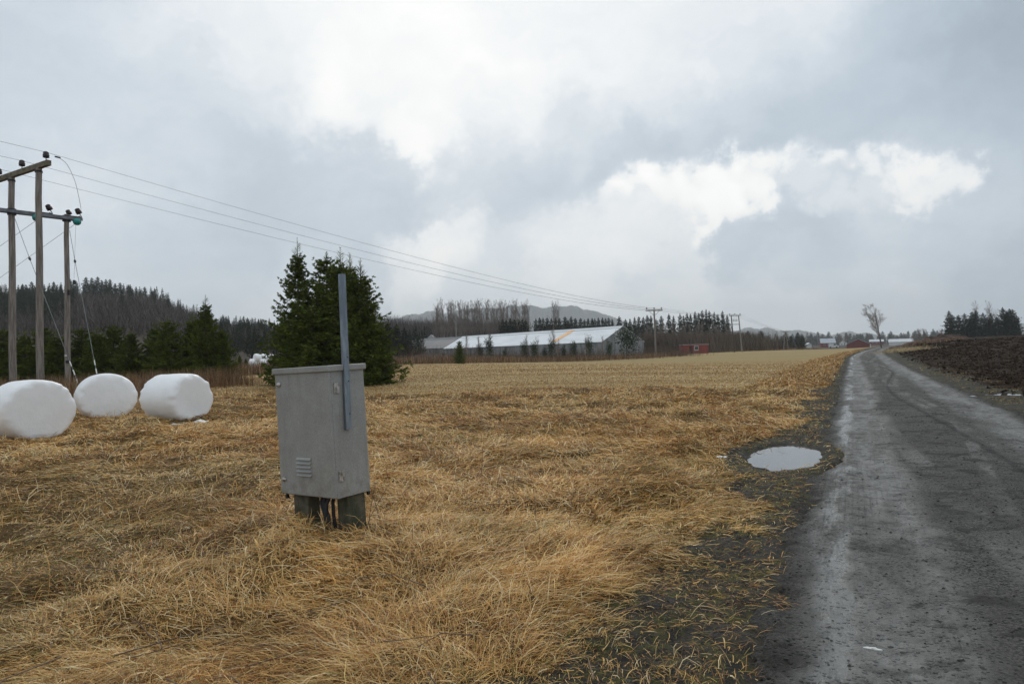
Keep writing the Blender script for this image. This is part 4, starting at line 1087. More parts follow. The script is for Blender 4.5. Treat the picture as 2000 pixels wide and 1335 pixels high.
brush('brown_thicket', (np.concatenate(xs), np.concatenate(ys)), 'dense brown leafless thicket behind the red hut and double pole', 'thicket', brown, (3.5, 7.2), (.07, .16))
x, y = strip(9000, A_(745, 262), A_(1010, 275), 8)
brush('grey_woods', (x, y), 'grey-brown leafless woods behind the grey greenhouse', 'woods', [(.09, .07, .062), (.065, .052, .048), (.11, .09, .08)], (6, 12), (.11, .22))
# hillside brush and forest mass
n = 32000; aa = np.radians(rng.uniform(-46, -12, n)); dd = rng.uniform(190, 325, n)/np.cos(aa)
x, y = dd*np.sin(aa), dd*np.cos(aa)
brush('hillside_brush', (x, y), 'brown leafless undergrowth covering the wooded hillside', 'undergrowth', [(.07, .05, .042), (.09, .066, .055), (.05, .045, .035), (.06, .04, .035)], (2.5, 6.5), (.10, .26), (1.0, 1.57), (.6, 1.5))
def forest(name, pts, hs, R, label, seed, mat, top=None):
    r_ = np.random.default_rng(seed); out = []
    protos = [spruce_geo(90+i, 12, R, nwh=16, nbr=7, ntw=5, sub=1, lw=.8, leader=.06, shape=.75, low=.08, irr=.5)[0] for i in range(3)]
    for (x, y), h_ in zip(pts, hs):
        V = protos[r_.integers(3)]; a = r_.uniform(0, 6.28); s_ = h_/12; c_, s2 = cos(a), sin(a)
        Rm = np.array([[c_, -s2, 0], [s2, c_, 0], [0, 0, 1]])
        out.append((V*s_) @ Rm.T+np.array([x, y, float(H0(x, y))-.3]))
    V = np.concatenate(out); o = mesh_np(name, V, quadidx(V), mat); tag(o, label, 'forest', kind='stuff')
pts = []; hs = []
r_ = random.Random(12)
while len(pts) < 420:
    px = r_.uniform(-250, 560); d = r_.uniform(225, 345)
    brownz = (130 < px < 350 and d < 312 and r_.random() < .92) or (330 < px < 430 and r_.random() < .75)
    if brownz: continue
    x = (px-1000)/F*d; pts.append((x, d)); hs.append(r_.uniform(7, 11) if px < 350 else r_.uniform(6, 9))
for i in range(230):
    px = r_.uniform(-200, 145); d = r_.uniform(200, 300); pts.append(((px-1000)/F*d, d)); hs.append(r_.uniform(7, 11))
for i in range(150):
    px = r_.uniform(430, 830); d = r_.uniform(150, 230); pts.append(((px-1000)/F*d, d)); hs.append(r_.uniform(6.0, 8.5)*(.9 if px > 750 else 1))
forest('hill_forest', pts, hs, 1.9, 'dark spruce forest covering the hill and the plain at its foot', 5, M_['needles_far'])
pts = []; hs = []
for i in range(240):
    px = r_.uniform(1470, 1860); d = r_.uniform(820, 1100); pts.append(((px-1000)/F*d, d)); hs.append(r_.uniform(10, 19))
forest('village_trees', pts, hs, 3.6, 'hazy dark trees beyond the village houses', 6, M_['needles_far'])

# ------------------------------------------------------------------ far hills
m_hill = simple('distant_forest', (.022, .034, .028), (.012, .020, .016), .02, .95)
def ridge(name, prof, D, depth, seed, amp=5.):
    prof = np.array(prof, float); n = 420; pxs = np.linspace(prof[0, 0], prof[-1, 0], n)
    pys = np.interp(pxs, prof[:, 0], prof[:, 1]); V = []
    rows = 12
    for j in range(rows+1):
        s_ = j/rows; y = D-depth*.5+depth*s_
        f_ = sin(pi*s_)**.8
        for px, py in zip(pxs, pys):
            q = at(px, py, D); x = q[0]*(y/D)
            nz = amp*(vn(np.array([px*.9+s_*50]), np.array([s_*9.]), .35, seed)[0]-.5)+amp*2.2*(vn(np.array([px]), np.array([s_*7.]), .05, seed+1)[0]-.5)
            z = -15+(q[2]+15)*f_+nz*f_
            V.append((x, y, z))
    Q = [(j*n+i, j*n+i+1, (j+1)*n+i+1, (j+1)*n+i) for j in range(rows) for i in range(n-1)]
    o = mesh_np(name, V, Q, m_hill, smooth=False); o['kind'] = 'structure'; return o
ridge('hills', [(560,700),(700,650),(770,620),(820,611),(870,609),(930,604),(980,598),(1030,597),(1075,599),(1100,596),(1130,600),(1170,612),(1230,630),(1330,655),(1420,690)], 3700, 800, 1, 12)
ridge('hills', [(1330,690),(1420,648),(1470,640),(1520,646),(1600,652),(1650,650),(1720,657),(1850,658),(1950,645),(2000,632),(2100,615),(2300,600)], 3800, 700, 2, 14)

# ------------------------------------------------------------------ power poles on the left
def insulator(mb, p, s_=1., tilt=None, mi=0):
    X = Matrix.Translation(Vector(p)) @ (tilt if tilt is not None else Matrix.Identity(4)) @ Matrix.Scale(s_, 4)
    mb.lathe([(.015, -.14), (.015, 0), (.07, .0), (.105, .015), (.095, .05), (.108, .075), (.10, .12), (.085, .14), (.095, .16), (.085, .20), (.045, .225), (.0, .23)], n=14, mi=mi, X=X)
def power_structure():
    PA, PB, PC = at(22.5, 346, 30.5), at(75.5, 328, 29.2), at(130, 424, 32.0)
    zt = (PA[2]+PB[2])/2; PA[2] = PB[2] = zt
    base = lambda p: float(H0(p[0], p[1]))
    root = empty('power_pole', (PB[0], PB[1], base(PB)), 'three weathered wooden poles joined by a timber crossarm and a lower steel beam', 'power pole')
    off = np.array(root.location)
    def bp(mb, name, mat, par=root): mb.v = [tuple(np.array(q)-off) for q in mb.v]; return mb.build(name, mat, par)
    for p, top, r in ((PA, zt-.02, .135), (PB, zt-.02, .135), (PC, PC[2]+.12, .115)):
        mb = MB(); b0 = base(p); pts = []; rs = []
        for k in range(9):
            s_ = k/8; pts.append((p[0]+.02*sin(k*1.7), p[1]+.02*cos(k*2.1), b0-.5+(top-b0+.5)*s_)); rs.append(r*(1.12-.22*s_))
        mb.tube(pts, rs, 16); bp(mb, 'pole', M_['wood'])
    d = (PB-PA); d[2] = 0; L_ = np.linalg.norm(d); d /= L_; nrm = np.array([d[1], -d[0], 0])
    # timber crossarm, lying on the pole tops
    def beam(a, b_, w_, h_, mb, mi=0):
        a = np.array(a); b_ = np.array(b_); u = (b_-a)/np.linalg.norm(b_-a); s_ = np.cross(u, [0, 0, 1.]); s_ /= np.linalg.norm(s_); v = np.cross(s_, u)
        vs = [e+s_*w_/2*i+v*h_/2*j for e in (a, b_) for i, j in ((-1, -1), (1, -1), (1, 1), (-1, 1))]
        mb.add(vs, [(3, 2, 1, 0), (4, 5, 6, 7), (0, 1, 5, 4), (1, 2, 6, 5), (2, 3, 7, 6), (3, 0, 4, 7)], mi)
    # near end: pixel 95
    def along(px):
        lo, hi = -8., 8.
        for _ in range(50):
            m_ = (lo+hi)/2; q = PA+d*m_; v = q-CAM; X = 1000+F*(v@rt)/(v@fw)
            if X < px: lo = m_
            else: hi = m_
        return m_
    t_end = along(96); t1, t2, t3 = along(90), along(43), along(-2)
    mb = MB(); beam(PA+d*(t3-.9)+[0, 0, .08], PA+d*t_end+[0, 0, .08], .17, .22, mb); bp(mb, 'crossarm', M_['mosswood'])
    ends = []
    for t_ in (t1, t2, t3):
        q = PA+d*t_+np.array([0, 0, .33]); mb = MB(); insulator(mb, q, 1.2); bp(mb, 'insulator', M_['insul']); ends.append(q+np.array([0, 0, .24]))
    mb = MB()
    for p in (PA, PB): mb.tube([(p[0], p[1], zt-.2), (p[0], p[1], zt-.12)], .15, 14)
    bp(mb, 'pole_band', M_['dark'])
    # lower steel beam from PA to beyond PC
    zb = at(22, 413, 30.5)[2]; zc_ = PC[2]-.05
    q0 = np.array([PA[0], PA[1], zb]); q1 = np.array([PC[0], PC[1], zc_]); e = q1-q0; ln = np.linalg.norm(e); e /= ln
    s_ = np.cross(e, [0, 0, 1.]); s_ /= np.linalg.norm(s_)
    ext = .62
    mb = MB()
    for sg in (-1, 1): beam(q0-e*2.2+s_*sg*.17, q1+e*ext+s_*sg*.17, .06, .14, mb)
    bp(mb, 'steel_beam', M_['beam'])
    mb = MB()
    for q in (q0, q1): mb.tube([q-[0, 0, .16], q+[0, 0, .12]], .175, 14)
    bp(mb, 'beam_clamp', M_['dark'])
    # insulator pairs on the beam
    tilt = Matrix.Rotation(rad(28), 4, Vector(s_))
    ends2 = []
    for k, tt in enumerate((-1.05, 1.45, None)):
        q = q0+e*((ln+ext-.1) if tt is None else (along2 if False else tt))
        q = q+np.array([0, 0, .28])
        mb = MB(); insulator(mb, q+e*.02, 1.25, tilt); bp(mb, 'insulator', M_['insul'])
        mb = MB(); insulator(mb, q-e*.38+[0, 0, -.10], 1.1, tilt); bp(mb, 'insulator', M_['insul'])
        mb = MB(); mb.tube([q-[0, 0, .19], q-[0, 0, .1]], .03, 6); beam(q-e*.4-[0, 0, .16], q+e*.1-[0, 0, .16], .08, .05, mb); bp(mb, 'bracket', M_['dark'])
        ends2.append(q+np.array([0, 0, .22])+e*.08)
    gq = at(150.5, 433, PC[1]+.15); mb = MB(); mb.lathe([(.18*sin(a*pi/8), -.17*cos(a*pi/8)) for a in range(9)], c=gq, n=16); bp(mb, 'globe', M_['globe'])
    gq2 = at(71, 425, PB[1]+1.8); mb = MB(); mb.lathe([(.17*sin(a*pi/8), -.17*cos(a*pi/8)) for a in range(9)], c=gq2, n=16); bp(mb, 'globe', M_['globe'])
    # jumper lead
    def catm(pts, n=8):
        pts = [np.array(p) for p in pts]; out = []
        for i in range(len(pts)-1):
            p0 = pts[max(i-1, 0)]; p1 = pts[i]; p2 = pts[i+1]; p3 = pts[min(i+2, len(pts)-1)]
            for k in range(n):
                t_ = k/n; out.append(.5*((2*p1)+(-p0+p2)*t_+(2*p0-5*p1+4*p2-p3)*t_**2+(-p0+3*p1-3*p2+p3)*t_**3))
        return out+[pts[-1]]
    # phase wires to the next pole and off to the left
    tgt = [at(1293.5, 603.5, 130.), at(1279, 604.5, 130.), at(1265, 606, 130.)]
    back = (tgt[1]-ends[1]); back = back/np.linalg.norm(back)
    for k, (a, b_) in enumerate(zip(ends, tgt)):
        pts = []
        for i in range(41):
            s2 = i/40; q = a+(b_-a)*s2; q = q-np.array([0, 0, 1.15*4*s2*(1-s2)]); pts.append(q)
        v0 = pts[0]-pts[1]; v0 = v0/np.linalg.norm(v0); lft = []
        c0 = a-(b_-a)*.33+np.array([0, 0, .2])
        for i in range(1, 9): s2 = i/8; lft.append(a+(c0-a)*s2-np.array([0, 0, .5*4*s2*(1-s2)*.5]))
        pts = lft[::-1]+pts
        mb = MB(); rr_ = [max(.0075, .00021*max(q[1], 20)) for q in pts]; mb.tube(pts, rr_, 5, cap=False)
        o = mb.build('power_line', M_['wire'])
        tag(o, ['uppermost power line, running from the near end of the crossarm to the far pole', 'middle power line between the wooden crossarm and the far pole', 'lowest of the three power lines crossing the sky to the far pole'][k], 'power line', 'power lines across the sky')
    j0 = ends[0]+(tgt[0]-ends[0])*.012; 
    dj = 29.8
    jp = [at(113, 307, dj), at(130, 320, dj+.3), at(145, 350, dj+.8), at(153, 380, dj+1.4), ends2[2]]
    mb = MB(); mb.tube(catm(jp), .0095, 5); bp(mb, 'jumper_wire', M_['guy'])
    mb = MB(); q = jp[0]; mb.tube([q+[-.12, 0, .03], q+[.1, 0, -.03]], .035, 8); bp(mb, 'wire_clamp', M_['dark'])
    # slack outgoing conductors to the lower left
    for (a, b_) in (((70, 431, 31.0), (-60, 523, 34.)), ((146, 438, 32.3), (-60, 585, 36.))):
        mb = MB(); mb.tube([at(*a), at(*b_)], .0085, 5); bp(mb, 'conductor', M_['guy'])
    # guy wires with insulators and marker sleeves
    for (a, m_, b_, w1) in (((28, 424, 30.4), (58, 505, 29.5), (158, 762, 26.2), ((138, 706), (143, 717), (147, 727), (153, 742))), ((136, 450, 31.9), (146.5, 510, 31.0), (195, 760, 26.5), ((186, 707), (188, 713), (189, 722), (191, 729)))):
        A1, M1, B1 = at(*a), at(*m_), at(*b_)
        B1[2] = max(B1[2], float(H0(B1[0], B1[1])))
        mb = MB(); mb.tube([A1, M1, B1], .011, 6); gw = bp(mb, 'guy_wire', M_['guy'])
        mb = MB(); u = (B1-M1)/np.linalg.norm(B1-M1); mb.tube([M1-u*.12, M1-u*.04, M1+u*.04, M1+u*.12], [.02, .05, .05, .02], 8)
        g2 = bp(mb, 'guy_insulator', M_['dark'], root)
        mb = MB(); tot = np.linalg.norm(B1-M1)
        for (s0, s1) in ((.80, .835), (.86, .895), (.925, .95)):
            mb.tube([M1+(B1-M1)*s0, M1+(B1-M1)*s1], .022, 8)
        bp(mb, 'marker_sleeve', M_['white'], root)
    # operating rod, boxes and plate on the third pole
    mb = MB(); mb.tube([at(148, 440, 32.1), at(144.5, 545, 32.)], .006, 4); bp(mb, 'hanging_line', M_['guy'])
    for (px, py, y_, w_, h_, nm) in ((145, 551, 31.9, .07, .2, 'weight'), (134.5, 571, 31.85, .08, .24, 'junction_box'), (133, 706, 31.85, .17, .13, 'meter_box')):
        q = at(px, py, y_); mb = MB(); mb.box(q-[w_/2, .05, h_/2], q+[w_/2, .05, h_/2]); bp(mb, nm, M_['dark'])
    q = at(128.5, 694, 31.84); mb = MB(); mb.box(q-[.05, .01, .035], q+[.05, .01, .035]); bp(mb, 'number_plate', M_['white'])
power_structure()

# far single pole
def single_pole():
    p = at(1281, 697.5, 130); top = at(1278.5, 606, 130); z0 = float(H0(p[0], p[1])); root = empty('power_pole', (p[0], p[1], z0), 'single grey pole with a level crossarm and three insulators at the field edge', 'power pole')
    hh_ = top[2]-z0
    mb = MB(); mb.tube([(0, 0, -.4), (-.05, 0, hh_*.5), (-.1, 0, hh_)], [.19, .17, .15], 12); mb.build('pole', M_['wood'], root)
    wd_ = 16.5/F*130; mb = MB(); mb.box((-wd_-.1, -.09, hh_-.10), (wd_-.1, .09, hh_+.12)); mb.build('crossarm', M_['wood'], root)
    for dx in (-wd_+.1, -.1, wd_-.3):
        mb = MB(); insulator(mb, (dx, 0, hh_+.27), 1.3); mb.build('insulator', M_['insul'], root)
    for sg in (-1, 1):
        mb = MB(); mb.tube([(-.1+sg*1.0, -.1, hh_-.1), (-.1+sg*.1, -.1, hh_-.95)], .03, 6); mb.build('brace', M_['beam'], root)
single_pole()
def double_pole():
    p1, p2 = at(1435, 686.5, 183), at(1449.5, 687, 183); z0 = float(H0(p1[0], 183)); hh_ = at(1430, 616, 183)[2]-z0
    root = empty('power_pole', (p1[0], 183, z0), 'double wooden pole frame with a top crossarm and hanging switches beside the thicket', 'power pole')
    dx = p2[0]-p1[0]; ln = -.35
    for x0, m_ in ((0, 'bark'), (dx, 'wood')):
        mb = MB(); mb.tube([(x0, 0, -.4), (x0+ln, 0, hh_*.5), (x0+ln*1.9, 0, hh_)], [.19, .17, .14], 10); mb.build('pole', M_[m_] if m_ == 'bark' else M_['wood'], root)
    mb = MB(); mb.box((ln*1.9-.6, -.1, hh_-.1), (dx+ln*1.9+.6, .1, hh_+.1)); mb.build('crossarm', M_['wood'], root)
    for k in range(3):
        x0 = ln*1.9+dx*(.25+.25*k); mb = MB(); mb.tube([(x0, 0, hh_-.1), (x0, 0, hh_-1.0)], .02, 5); mb.tube([(x0, 0, hh_-1.0), (x0, 0, hh_-1.3), (x0, 0, hh_-1.7)], [.05, .12, .04], 8); mb.build('switch', M_['dark'], root)
    mb = MB(); mb.box((ln*1.5, -.08, hh_-2.45), (dx+ln*1.5, .08, hh_-2.3)); mb.build('lower_crossarm', M_['wood'], root)
    for k in range(3):
        mb = MB(); insulator(mb, (ln*1.9-.4+k*(dx+.8)/2, 0, hh_+.25), 1.2); mb.build('insulator', M_['insul'], root)
double_pole()
def a_frame():
    p = at(1535, 679, 240); z0 = float(H0(p[0], 240)); hh_ = at(1535, 648, 240)[2]-z0
    root = empty('power_pole', (p[0], 240, z0), 'distant A-shaped pole pair with a short crossarm in front of the pines', 'power pole')
    for sg in (-1, 1): mb = MB(); mb.tube([(sg*.9, 0, -.3), (sg*.15, 0, hh_)], [.16, .13], 8); mb.build('pole', M_['wood'], root)
    mb = MB(); mb.box((-1.1, -.1, hh_-.1), (1.1, .1, hh_+.1)); mb.build('crossarm', M_['wood'], root)
a_frame()
def far_lines():
    T1 = [at(1265, 604, 130.), at(1279, 603, 130.), at(1293.5, 602, 130.)]; T2 = [at(1429, 613.5, 183.), at(1438, 613.5, 183.), at(1447, 613.5, 183.)]; T3 = [at(1533, 647, 240.), at(1535, 647, 240.), at(1537, 647, 240.)]
    for k in range(3):
        for A1, B1, lab in ((T1[k], T2[k], 'thin power line between the single pole and the double pole'), (T2[k], T3[k], 'thin power line sinking from the double pole to the A-shaped pole')):
            pts = [A1+(B1-A1)*s_-np.array([0, 0, .5*4*s_*(1-s_)]) for s_ in np.linspace(0, 1, 16)]
            mb = MB(); mb.tube(pts, .016, 4, cap=False); tag(mb.build('power_line', M_['wire']), lab, 'power line', lab.replace('thin power line', 'thin power lines'))
far_lines()

# ------------------------------------------------------------------ greenhouses
def glassy(name, c1, c2, sc_, rough=.35, line=None):
    return simple(name, c1, c2, sc_, rough, 0, spec=.5, detail=3)
M_['ghroof'] = simple('white_roof_sheet', (.78, .80, .81), (.66, .69, .70), .35, .75, spec=.2, stretch=(.3, .3, 2))
M_['ghroof2'] = simple('grey_roof_glass', (.085, .095, .11), (.055, .062, .072), .3, .6)
M_['ghwall'] = simple('dull_wall_glass', (.36, .37, .37), (.17, .175, .17), .6, .4, stretch=(1.4, 1.4, .3))
M_['ghframe'] = simple('grey_frame', (.34, .35, .35), None, 2, .5)
M_['orange'] = simple('orange_tarp', (.75, .36, .08), (.62, .28, .06), 1, .6)
def greenhouse(pn, d1, pf_px, pf_py, w_, eave, mroof, label, zdrop=0, stripe=None, near=None):
    n = at(*pn, d1); lo, hi = d1, d1*2.2
    for _ in range(50):
        m_ = (lo+hi)/2; q = at(pf_px, pf_py, m_)
        if q[2] < n[2] : hi = m_ if False else hi
        # ridge level: find distance where heights agree
        if (q[2] < n[2]) == (at(pf_px, pf_py, hi)[2] < n[2]): hi = m_
        else: lo = m_
    f = at(pf_px, pf_py, (lo+hi)/2); L_ = float(np.linalg.norm((f-n)[:2])); a = math.atan2(f[1]-n[1], f[0]-n[0])
    zg = n[2]-eave[0]
    root = empty('greenhouse', (n[0], n[1], zg), label, 'greenhouse', None, (0, 0, a))   # local x along ridge away from the near gable
    hR, hE = eave[0], eave[1]; w2 = w_/2
    mb = MB(); t_ = .06
    for sg in (-1, 1):
        mb.add([(-.15, 0, hR), (L_+.15, 0, hR), (L_+.15, sg*(w2+.15), hE-.08), (-.15, sg*(w2+.15), hE-.08), (-.15, 0, hR-t_), (L_+.15, 0, hR-t_), (L_+.15, sg*(w2+.15), hE-.08-t_), (-.15, sg*(w2+.15), hE-.08-t_)],
               [(0, 1, 2, 3), (7, 6, 5, 4), (3, 2, 6, 7), (0, 3, 7, 4), (1, 5, 6, 2)])
    mb.build('roof', mroof, root)
    mb = MB()
    mb.add([(0, -w2, -1.5), (0, w2, -1.5), (0, w2, hE-.05), (0, 0, hR-.1), (0, -w2, hE-.05)], [(0, 1, 2, 3, 4)])
    mb.add([(L_, -w2, -1.5), (L_, w2, -1.5), (L_, w2, hE-.05), (L_, 0, hR-.1), (L_, -w2, hE-.05)], [(4, 3, 2, 1, 0)])
    for sg in (-1, 1): mb.add([(0, sg*w2, -1.5), (L_, sg*w2, -1.5), (L_, sg*w2, hE-.15), (0, sg*w2, hE-.15)], [(0, 1, 2, 3)])
    mb.build('wall', M_['ghwall'], root)
    fr = MB()
    ng = 8
    for k in range(ng+1):
        y = -w2+w_*k/ng; top = hE+(hR-hE)*(1-abs(y)/w2)-.12; fr.box((-.06, y-.04, -1.4), (-.01, y+.04, top))
    for z_ in (hE*.5, hE-.05): fr.box((-.08, -w2, z_-.05), (-.062, w2, z_+.05))
    for k in range(int(L_/2.5)+1):
        for sg in (-1, 1): fr.box((k*2.5, sg*w2-.05*(1 if sg > 0 else 1), -1.4), (k*2.5+.08, sg*w2+.05, hE-.2))
    for sg in (-1, 1): fr.box((0, sg*(w2+.16)-.06, hE-.22), (L_, sg*(w2+.16)+.06, hE-.12))
    fr.box((-.2, -.1, hR-.03), (L_+.2, .1, hR+.06))
    fr.build('frame', M_['ghframe'], root)
    # ridge vent line on the camera side (+y local is to the south-west when the ridge runs away)
    for sg in (-1, 1):
        rv = MB(); k = .16; rv.box((0, sg*w2*k-.05, hR-(hR-hE)*k+.01), (L_, sg*w2*k+.05, hR-(hR-hE)*k+.06)); rv.build('ridge_vent', M_['ghframe'], root)
    if stripe:
        mb = MB(); sg = 1; x0, x1, wv_ = stripe
        for (ya, yb) in ((.12, .9),):
            za = hR-(hR-hE)*ya+.03; zb = hR-(hR-hE)*yb+.03
            mb.add([(x0, sg*w2*ya, za), (x0+wv_, sg*w2*ya, za), (x1+wv_, sg*w2*yb, zb), (x1, sg*w2*yb, zb), (x0, sg*w2*ya, za+.02), (x0+wv_, sg*w2*ya, za+.02), (x1+wv_, sg*w2*yb, zb+.02), (x1, sg*w2*yb, zb+.02)], [(0, 1, 2, 3), (7, 6, 5, 4), (0, 4, 5, 1), (2, 6, 7, 3), (0, 3, 7, 4), (1, 5, 6, 2)])
        mb.build('orange_strip', M_['orange'], root)
    return root, L_
gh, L1 = greenhouse((1216.5, 635.6), 133, 904.7, 656.4, 12., (5.6, 2.55), M_['ghroof'], 'long white-roofed greenhouse with an orange strip across its roof', stripe=(12.6, 13.6, 1.5))
gh2, L2 = greenhouse((930, 655.5), 176, 812, 661.5, 13., (5.4, 2.5), M_['ghroof2'], 'dark grey glass greenhouse left of the white-roofed one')
# thin flagpole above the roofs, small gable behind
p = at(891, 657, 185); z0 = float(H0(p[0], 185)); mb = MB(); mb.tube([(0, 0, 0), (0, 0, at(891, 628, 185)[2]-z0)], [.06, .03], 8); tag(mb.build('flagpole', M_['white'], loc=(p[0], 185, z0)), 'thin white flagpole rising behind the joint of the two greenhouses', 'flagpole')

# ------------------------------------------------------------------ houses
M_['red'] = simple('red_painted_boards', (.27, .035, .03), (.19, .025, .022), 1.5, .7, stretch=(3, 3, .3))
M_['barnred'] = simple('barn_red', (.20, .045, .04), (.14, .035, .03), 1., .8, stretch=(3, 3, .3))
M_['roofgrey'] = simple('grey_sheet_roof', (.45, .48, .52), (.34, .37, .41), .8, .4)
M_['roofpale'] = simple('pale_roof', (.62, .64, .66), (.5, .52, .55), .8, .5)
M_['whitewall'] = simple('white_wall', (.70, .70, .69), (.6, .6, .58), .8, .7)
M_['glass'] = simple('window_glass', (.05, .06, .07), None, 1, .08)
M_['trim'] = simple('white_trim', (.68, .68, .66), None, 3, .6)
def house(name, c_px, base_py, d, wpx, hE, hR, depth, mwall, mroof, label, cat, gable=True, yaw=0, win=0, door=True):
    p = at(c_px, base_py, d); w_ = wpx/F*d; z0 = p[2]
    zg = float(H0(p[0], d)); root = empty(name, (p[0], d, zg), label, cat, None, (0, 0, yaw)); z0 = p[2]-zg
    w2 = w_/2
    mb = MB()
    if gable:
        mb.add([(-w2, 0, -2), (w2, 0, -2), (w2, 0, z0+hE), (0, 0, z0+hR), (-w2, 0, z0+hE)], [(0, 1, 2, 3, 4)])
        mb.add([(-w2, depth, -2), (w2, depth, -2), (w2, depth, z0+hE), (0, depth, z0+hR), (-w2, depth, z0+hE)], [(4, 3, 2, 1, 0)])
        for sg in (-1, 1): mb.add([(sg*w2, 0, -2), (sg*w2, depth, -2), (sg*w2, depth, z0+hE), (sg*w2, 0, z0+hE)], [(0, 1, 2, 3)])
        mb.build('wall', mwall, root)
        rf = MB()
        for sg in (-1, 1):
            o_ = .35; sl = (hR-hE)/w2
            P_ = [(0, -o_, z0+hR), (0, depth+o_, z0+hR), (sg*(w2+o_), depth+o_, z0+hE-sl*o_), (sg*(w2+o_), -o_, z0+hE-sl*o_)]
            rf.add([(a, b_, c_+.16) for a, b_, c_ in P_]+[(a, b_, c_+.01) for a, b_, c_ in P_], [(0, 1, 2, 3), (7, 6, 5, 4), (3, 2, 6, 7), (0, 3, 7, 4), (1, 5, 6, 2)])
        rf.build('roof', mroof, root)
    else:
        mb.box((-w2, 0, -2), (w2, depth, z0+hE))
        for sx_ in (-w2, w2): mb.add([(sx_, 0, z0+hE), (sx_, depth, z0+hE), (sx_, depth/2, z0+hR)], [(0, 1, 2)])
        mb.build('wall', mwall, root); rf = MB()
        for sg in (-1, 1):
            yc = depth/2; P_ = [(-w2-.3, yc, z0+hR), (w2+.3, yc, z0+hR), (w2+.3, yc+sg*(yc+.4), z0+hE-.1), (-w2-.3, yc+sg*(yc+.4), z0+hE-.1)]
            rf.add([(a, b_, c_+.16) for a, b_, c_ in P_]+[(a, b_, c_+.02) for a, b_, c_ in P_], [(0, 1, 2, 3), (7, 6, 5, 4), (2, 3, 7, 6), (0, 3, 7, 4), (1, 5, 6, 2)])
        rf.build('roof', mroof, root)
    for k in range(win):
        x0 = -w2+w_*(k+1)/(win+1); mb = MB(); mb.box((x0-.5, -.06, z0+hE*.35), (x0+.5, -.003, z0+hE*.75)); wo_ = mb.build('window', M_['trim'], root)
        mb = MB(); mb.box((x0-.4, -.075, z0+hE*.35+.1), (x0+.4, -.063, z0+hE*.75-.1)); mb.build('pane', M_['glass'], wo_)
    return root, w_, z0
r1, w_, z0 = house('red_barn', 1676.5, 680, 300, 41, 1.9, 4.0, 16, M_['barnred'], M_['roofgrey'], 'low red barn with a shallow gable, beyond the road crest', 'barn', yaw=rad(-26))
mb = MB(); mb.box((-1.3, -.05, z0-1), (1.3, -.004, z0+1.7)); mb.build('door', M_['barnred'], r1)
mb = MB(); mb.box((w_/2-.1, -.1, z0-1), (w_/2+.35, .3, z0+1.7)); mb.build('corner_board', M_['trim'], r1)
house('farmhouse', 1618, 677, 430, 26, 2.4, 5.2, 9, M_['barnred'], M_['roofgrey'], 'dark red farm building with a grey sheet roof left of the low red barn', 'farm building', False, rad(-18), 3)
house('farmhouse', 1712, 672, 520, 24, 2.0, 3.6, 8, M_['barnred'], M_['roofpale'], 'distant house with a pale roof just left of the lone bare tree trunk', 'house', False, rad(-28), 3)
house('farm_hall', 1760, 672, 460, 42, 1.6, 3.6, 12, M_['whitewall'], M_['roofpale'], 'long white-roofed hall right of the lone bare tree', 'hall', False, rad(-30), 0)
house('white_shed', 1581, 678, 330, 8, 1.3, 2.0, 2.5, M_['whitewall'], M_['roofgrey'], 'tiny white shed beside the last pine before the village', 'shed', True, 0, 0)
house('farmhouse', 1647, 676, 600, 14, 3.0, 5.4, 8, M_['whitewall'], M_['roofgrey'], 'distant pale house between the farm building and the low red barn', 'house', True, rad(-26), 2)
p = at(842, 657, 215); house('summer_house', 842, 662, 215, 9, .6, 1.3, 5, M_['whitewall'], M_['roofpale'], 'small pale gable peeping over the ridge of the grey greenhouse', 'house', True, 0, 0)
# red hut at the field edge
def hut():
    d = 187; p = at(1358.5, 690, d); zg = p[2]; w_ = 51/F*d; h_ = 17/F*d
    root = empty('red_hut', (p[0], d, zg), 'flat-roofed dark red hut with an open doorway and one window at the field edge', 'hut', None, (0, 0, rad(3)))
    w2 = w_/2; xd0, xd1 = -w2+w_*.26, -w2+w_*.40
    mb = MB()
    mb.box((-w2, 0, -1), (xd0, 3, h_)); mb.box((xd0, 1.0, -1), (xd1, 3, h_)); mb.box((xd1, 0.02, -1), (w2, 3, h_)); mb.box((xd0, .03, h_*.86), (xd1, .99, h_-.01)); mb.build('wall', M_['red'], root)
    mb = MB(); mb.box((-w2-.12, -.15, h_+.003), (w2+.12, 3.15, h_+.12)); mb.build('roof', M_['roofgrey'], root)
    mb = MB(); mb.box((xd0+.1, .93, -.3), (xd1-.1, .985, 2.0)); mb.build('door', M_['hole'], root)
    x0 = -w2+w_*.46; mb = MB(); mb.box((x0, -.04, h_*.38), (x0+1.15, .015, h_*.86)); f_ = mb.build('window', M_['trim'], root)
    mb = MB(); mb.box((x0+.1, -.06, h_*.38+.12), (x0+1.05, -.042, h_*.86-.1)); mb.build('pane', M_['glass'], f_)
    mb = MB(); mb.box((x0-.1, -.12, h_*.34), (x0+1.25, -.045, h_*.38-.01)); mb.build('sill', M_['trim'], f_)
hut()
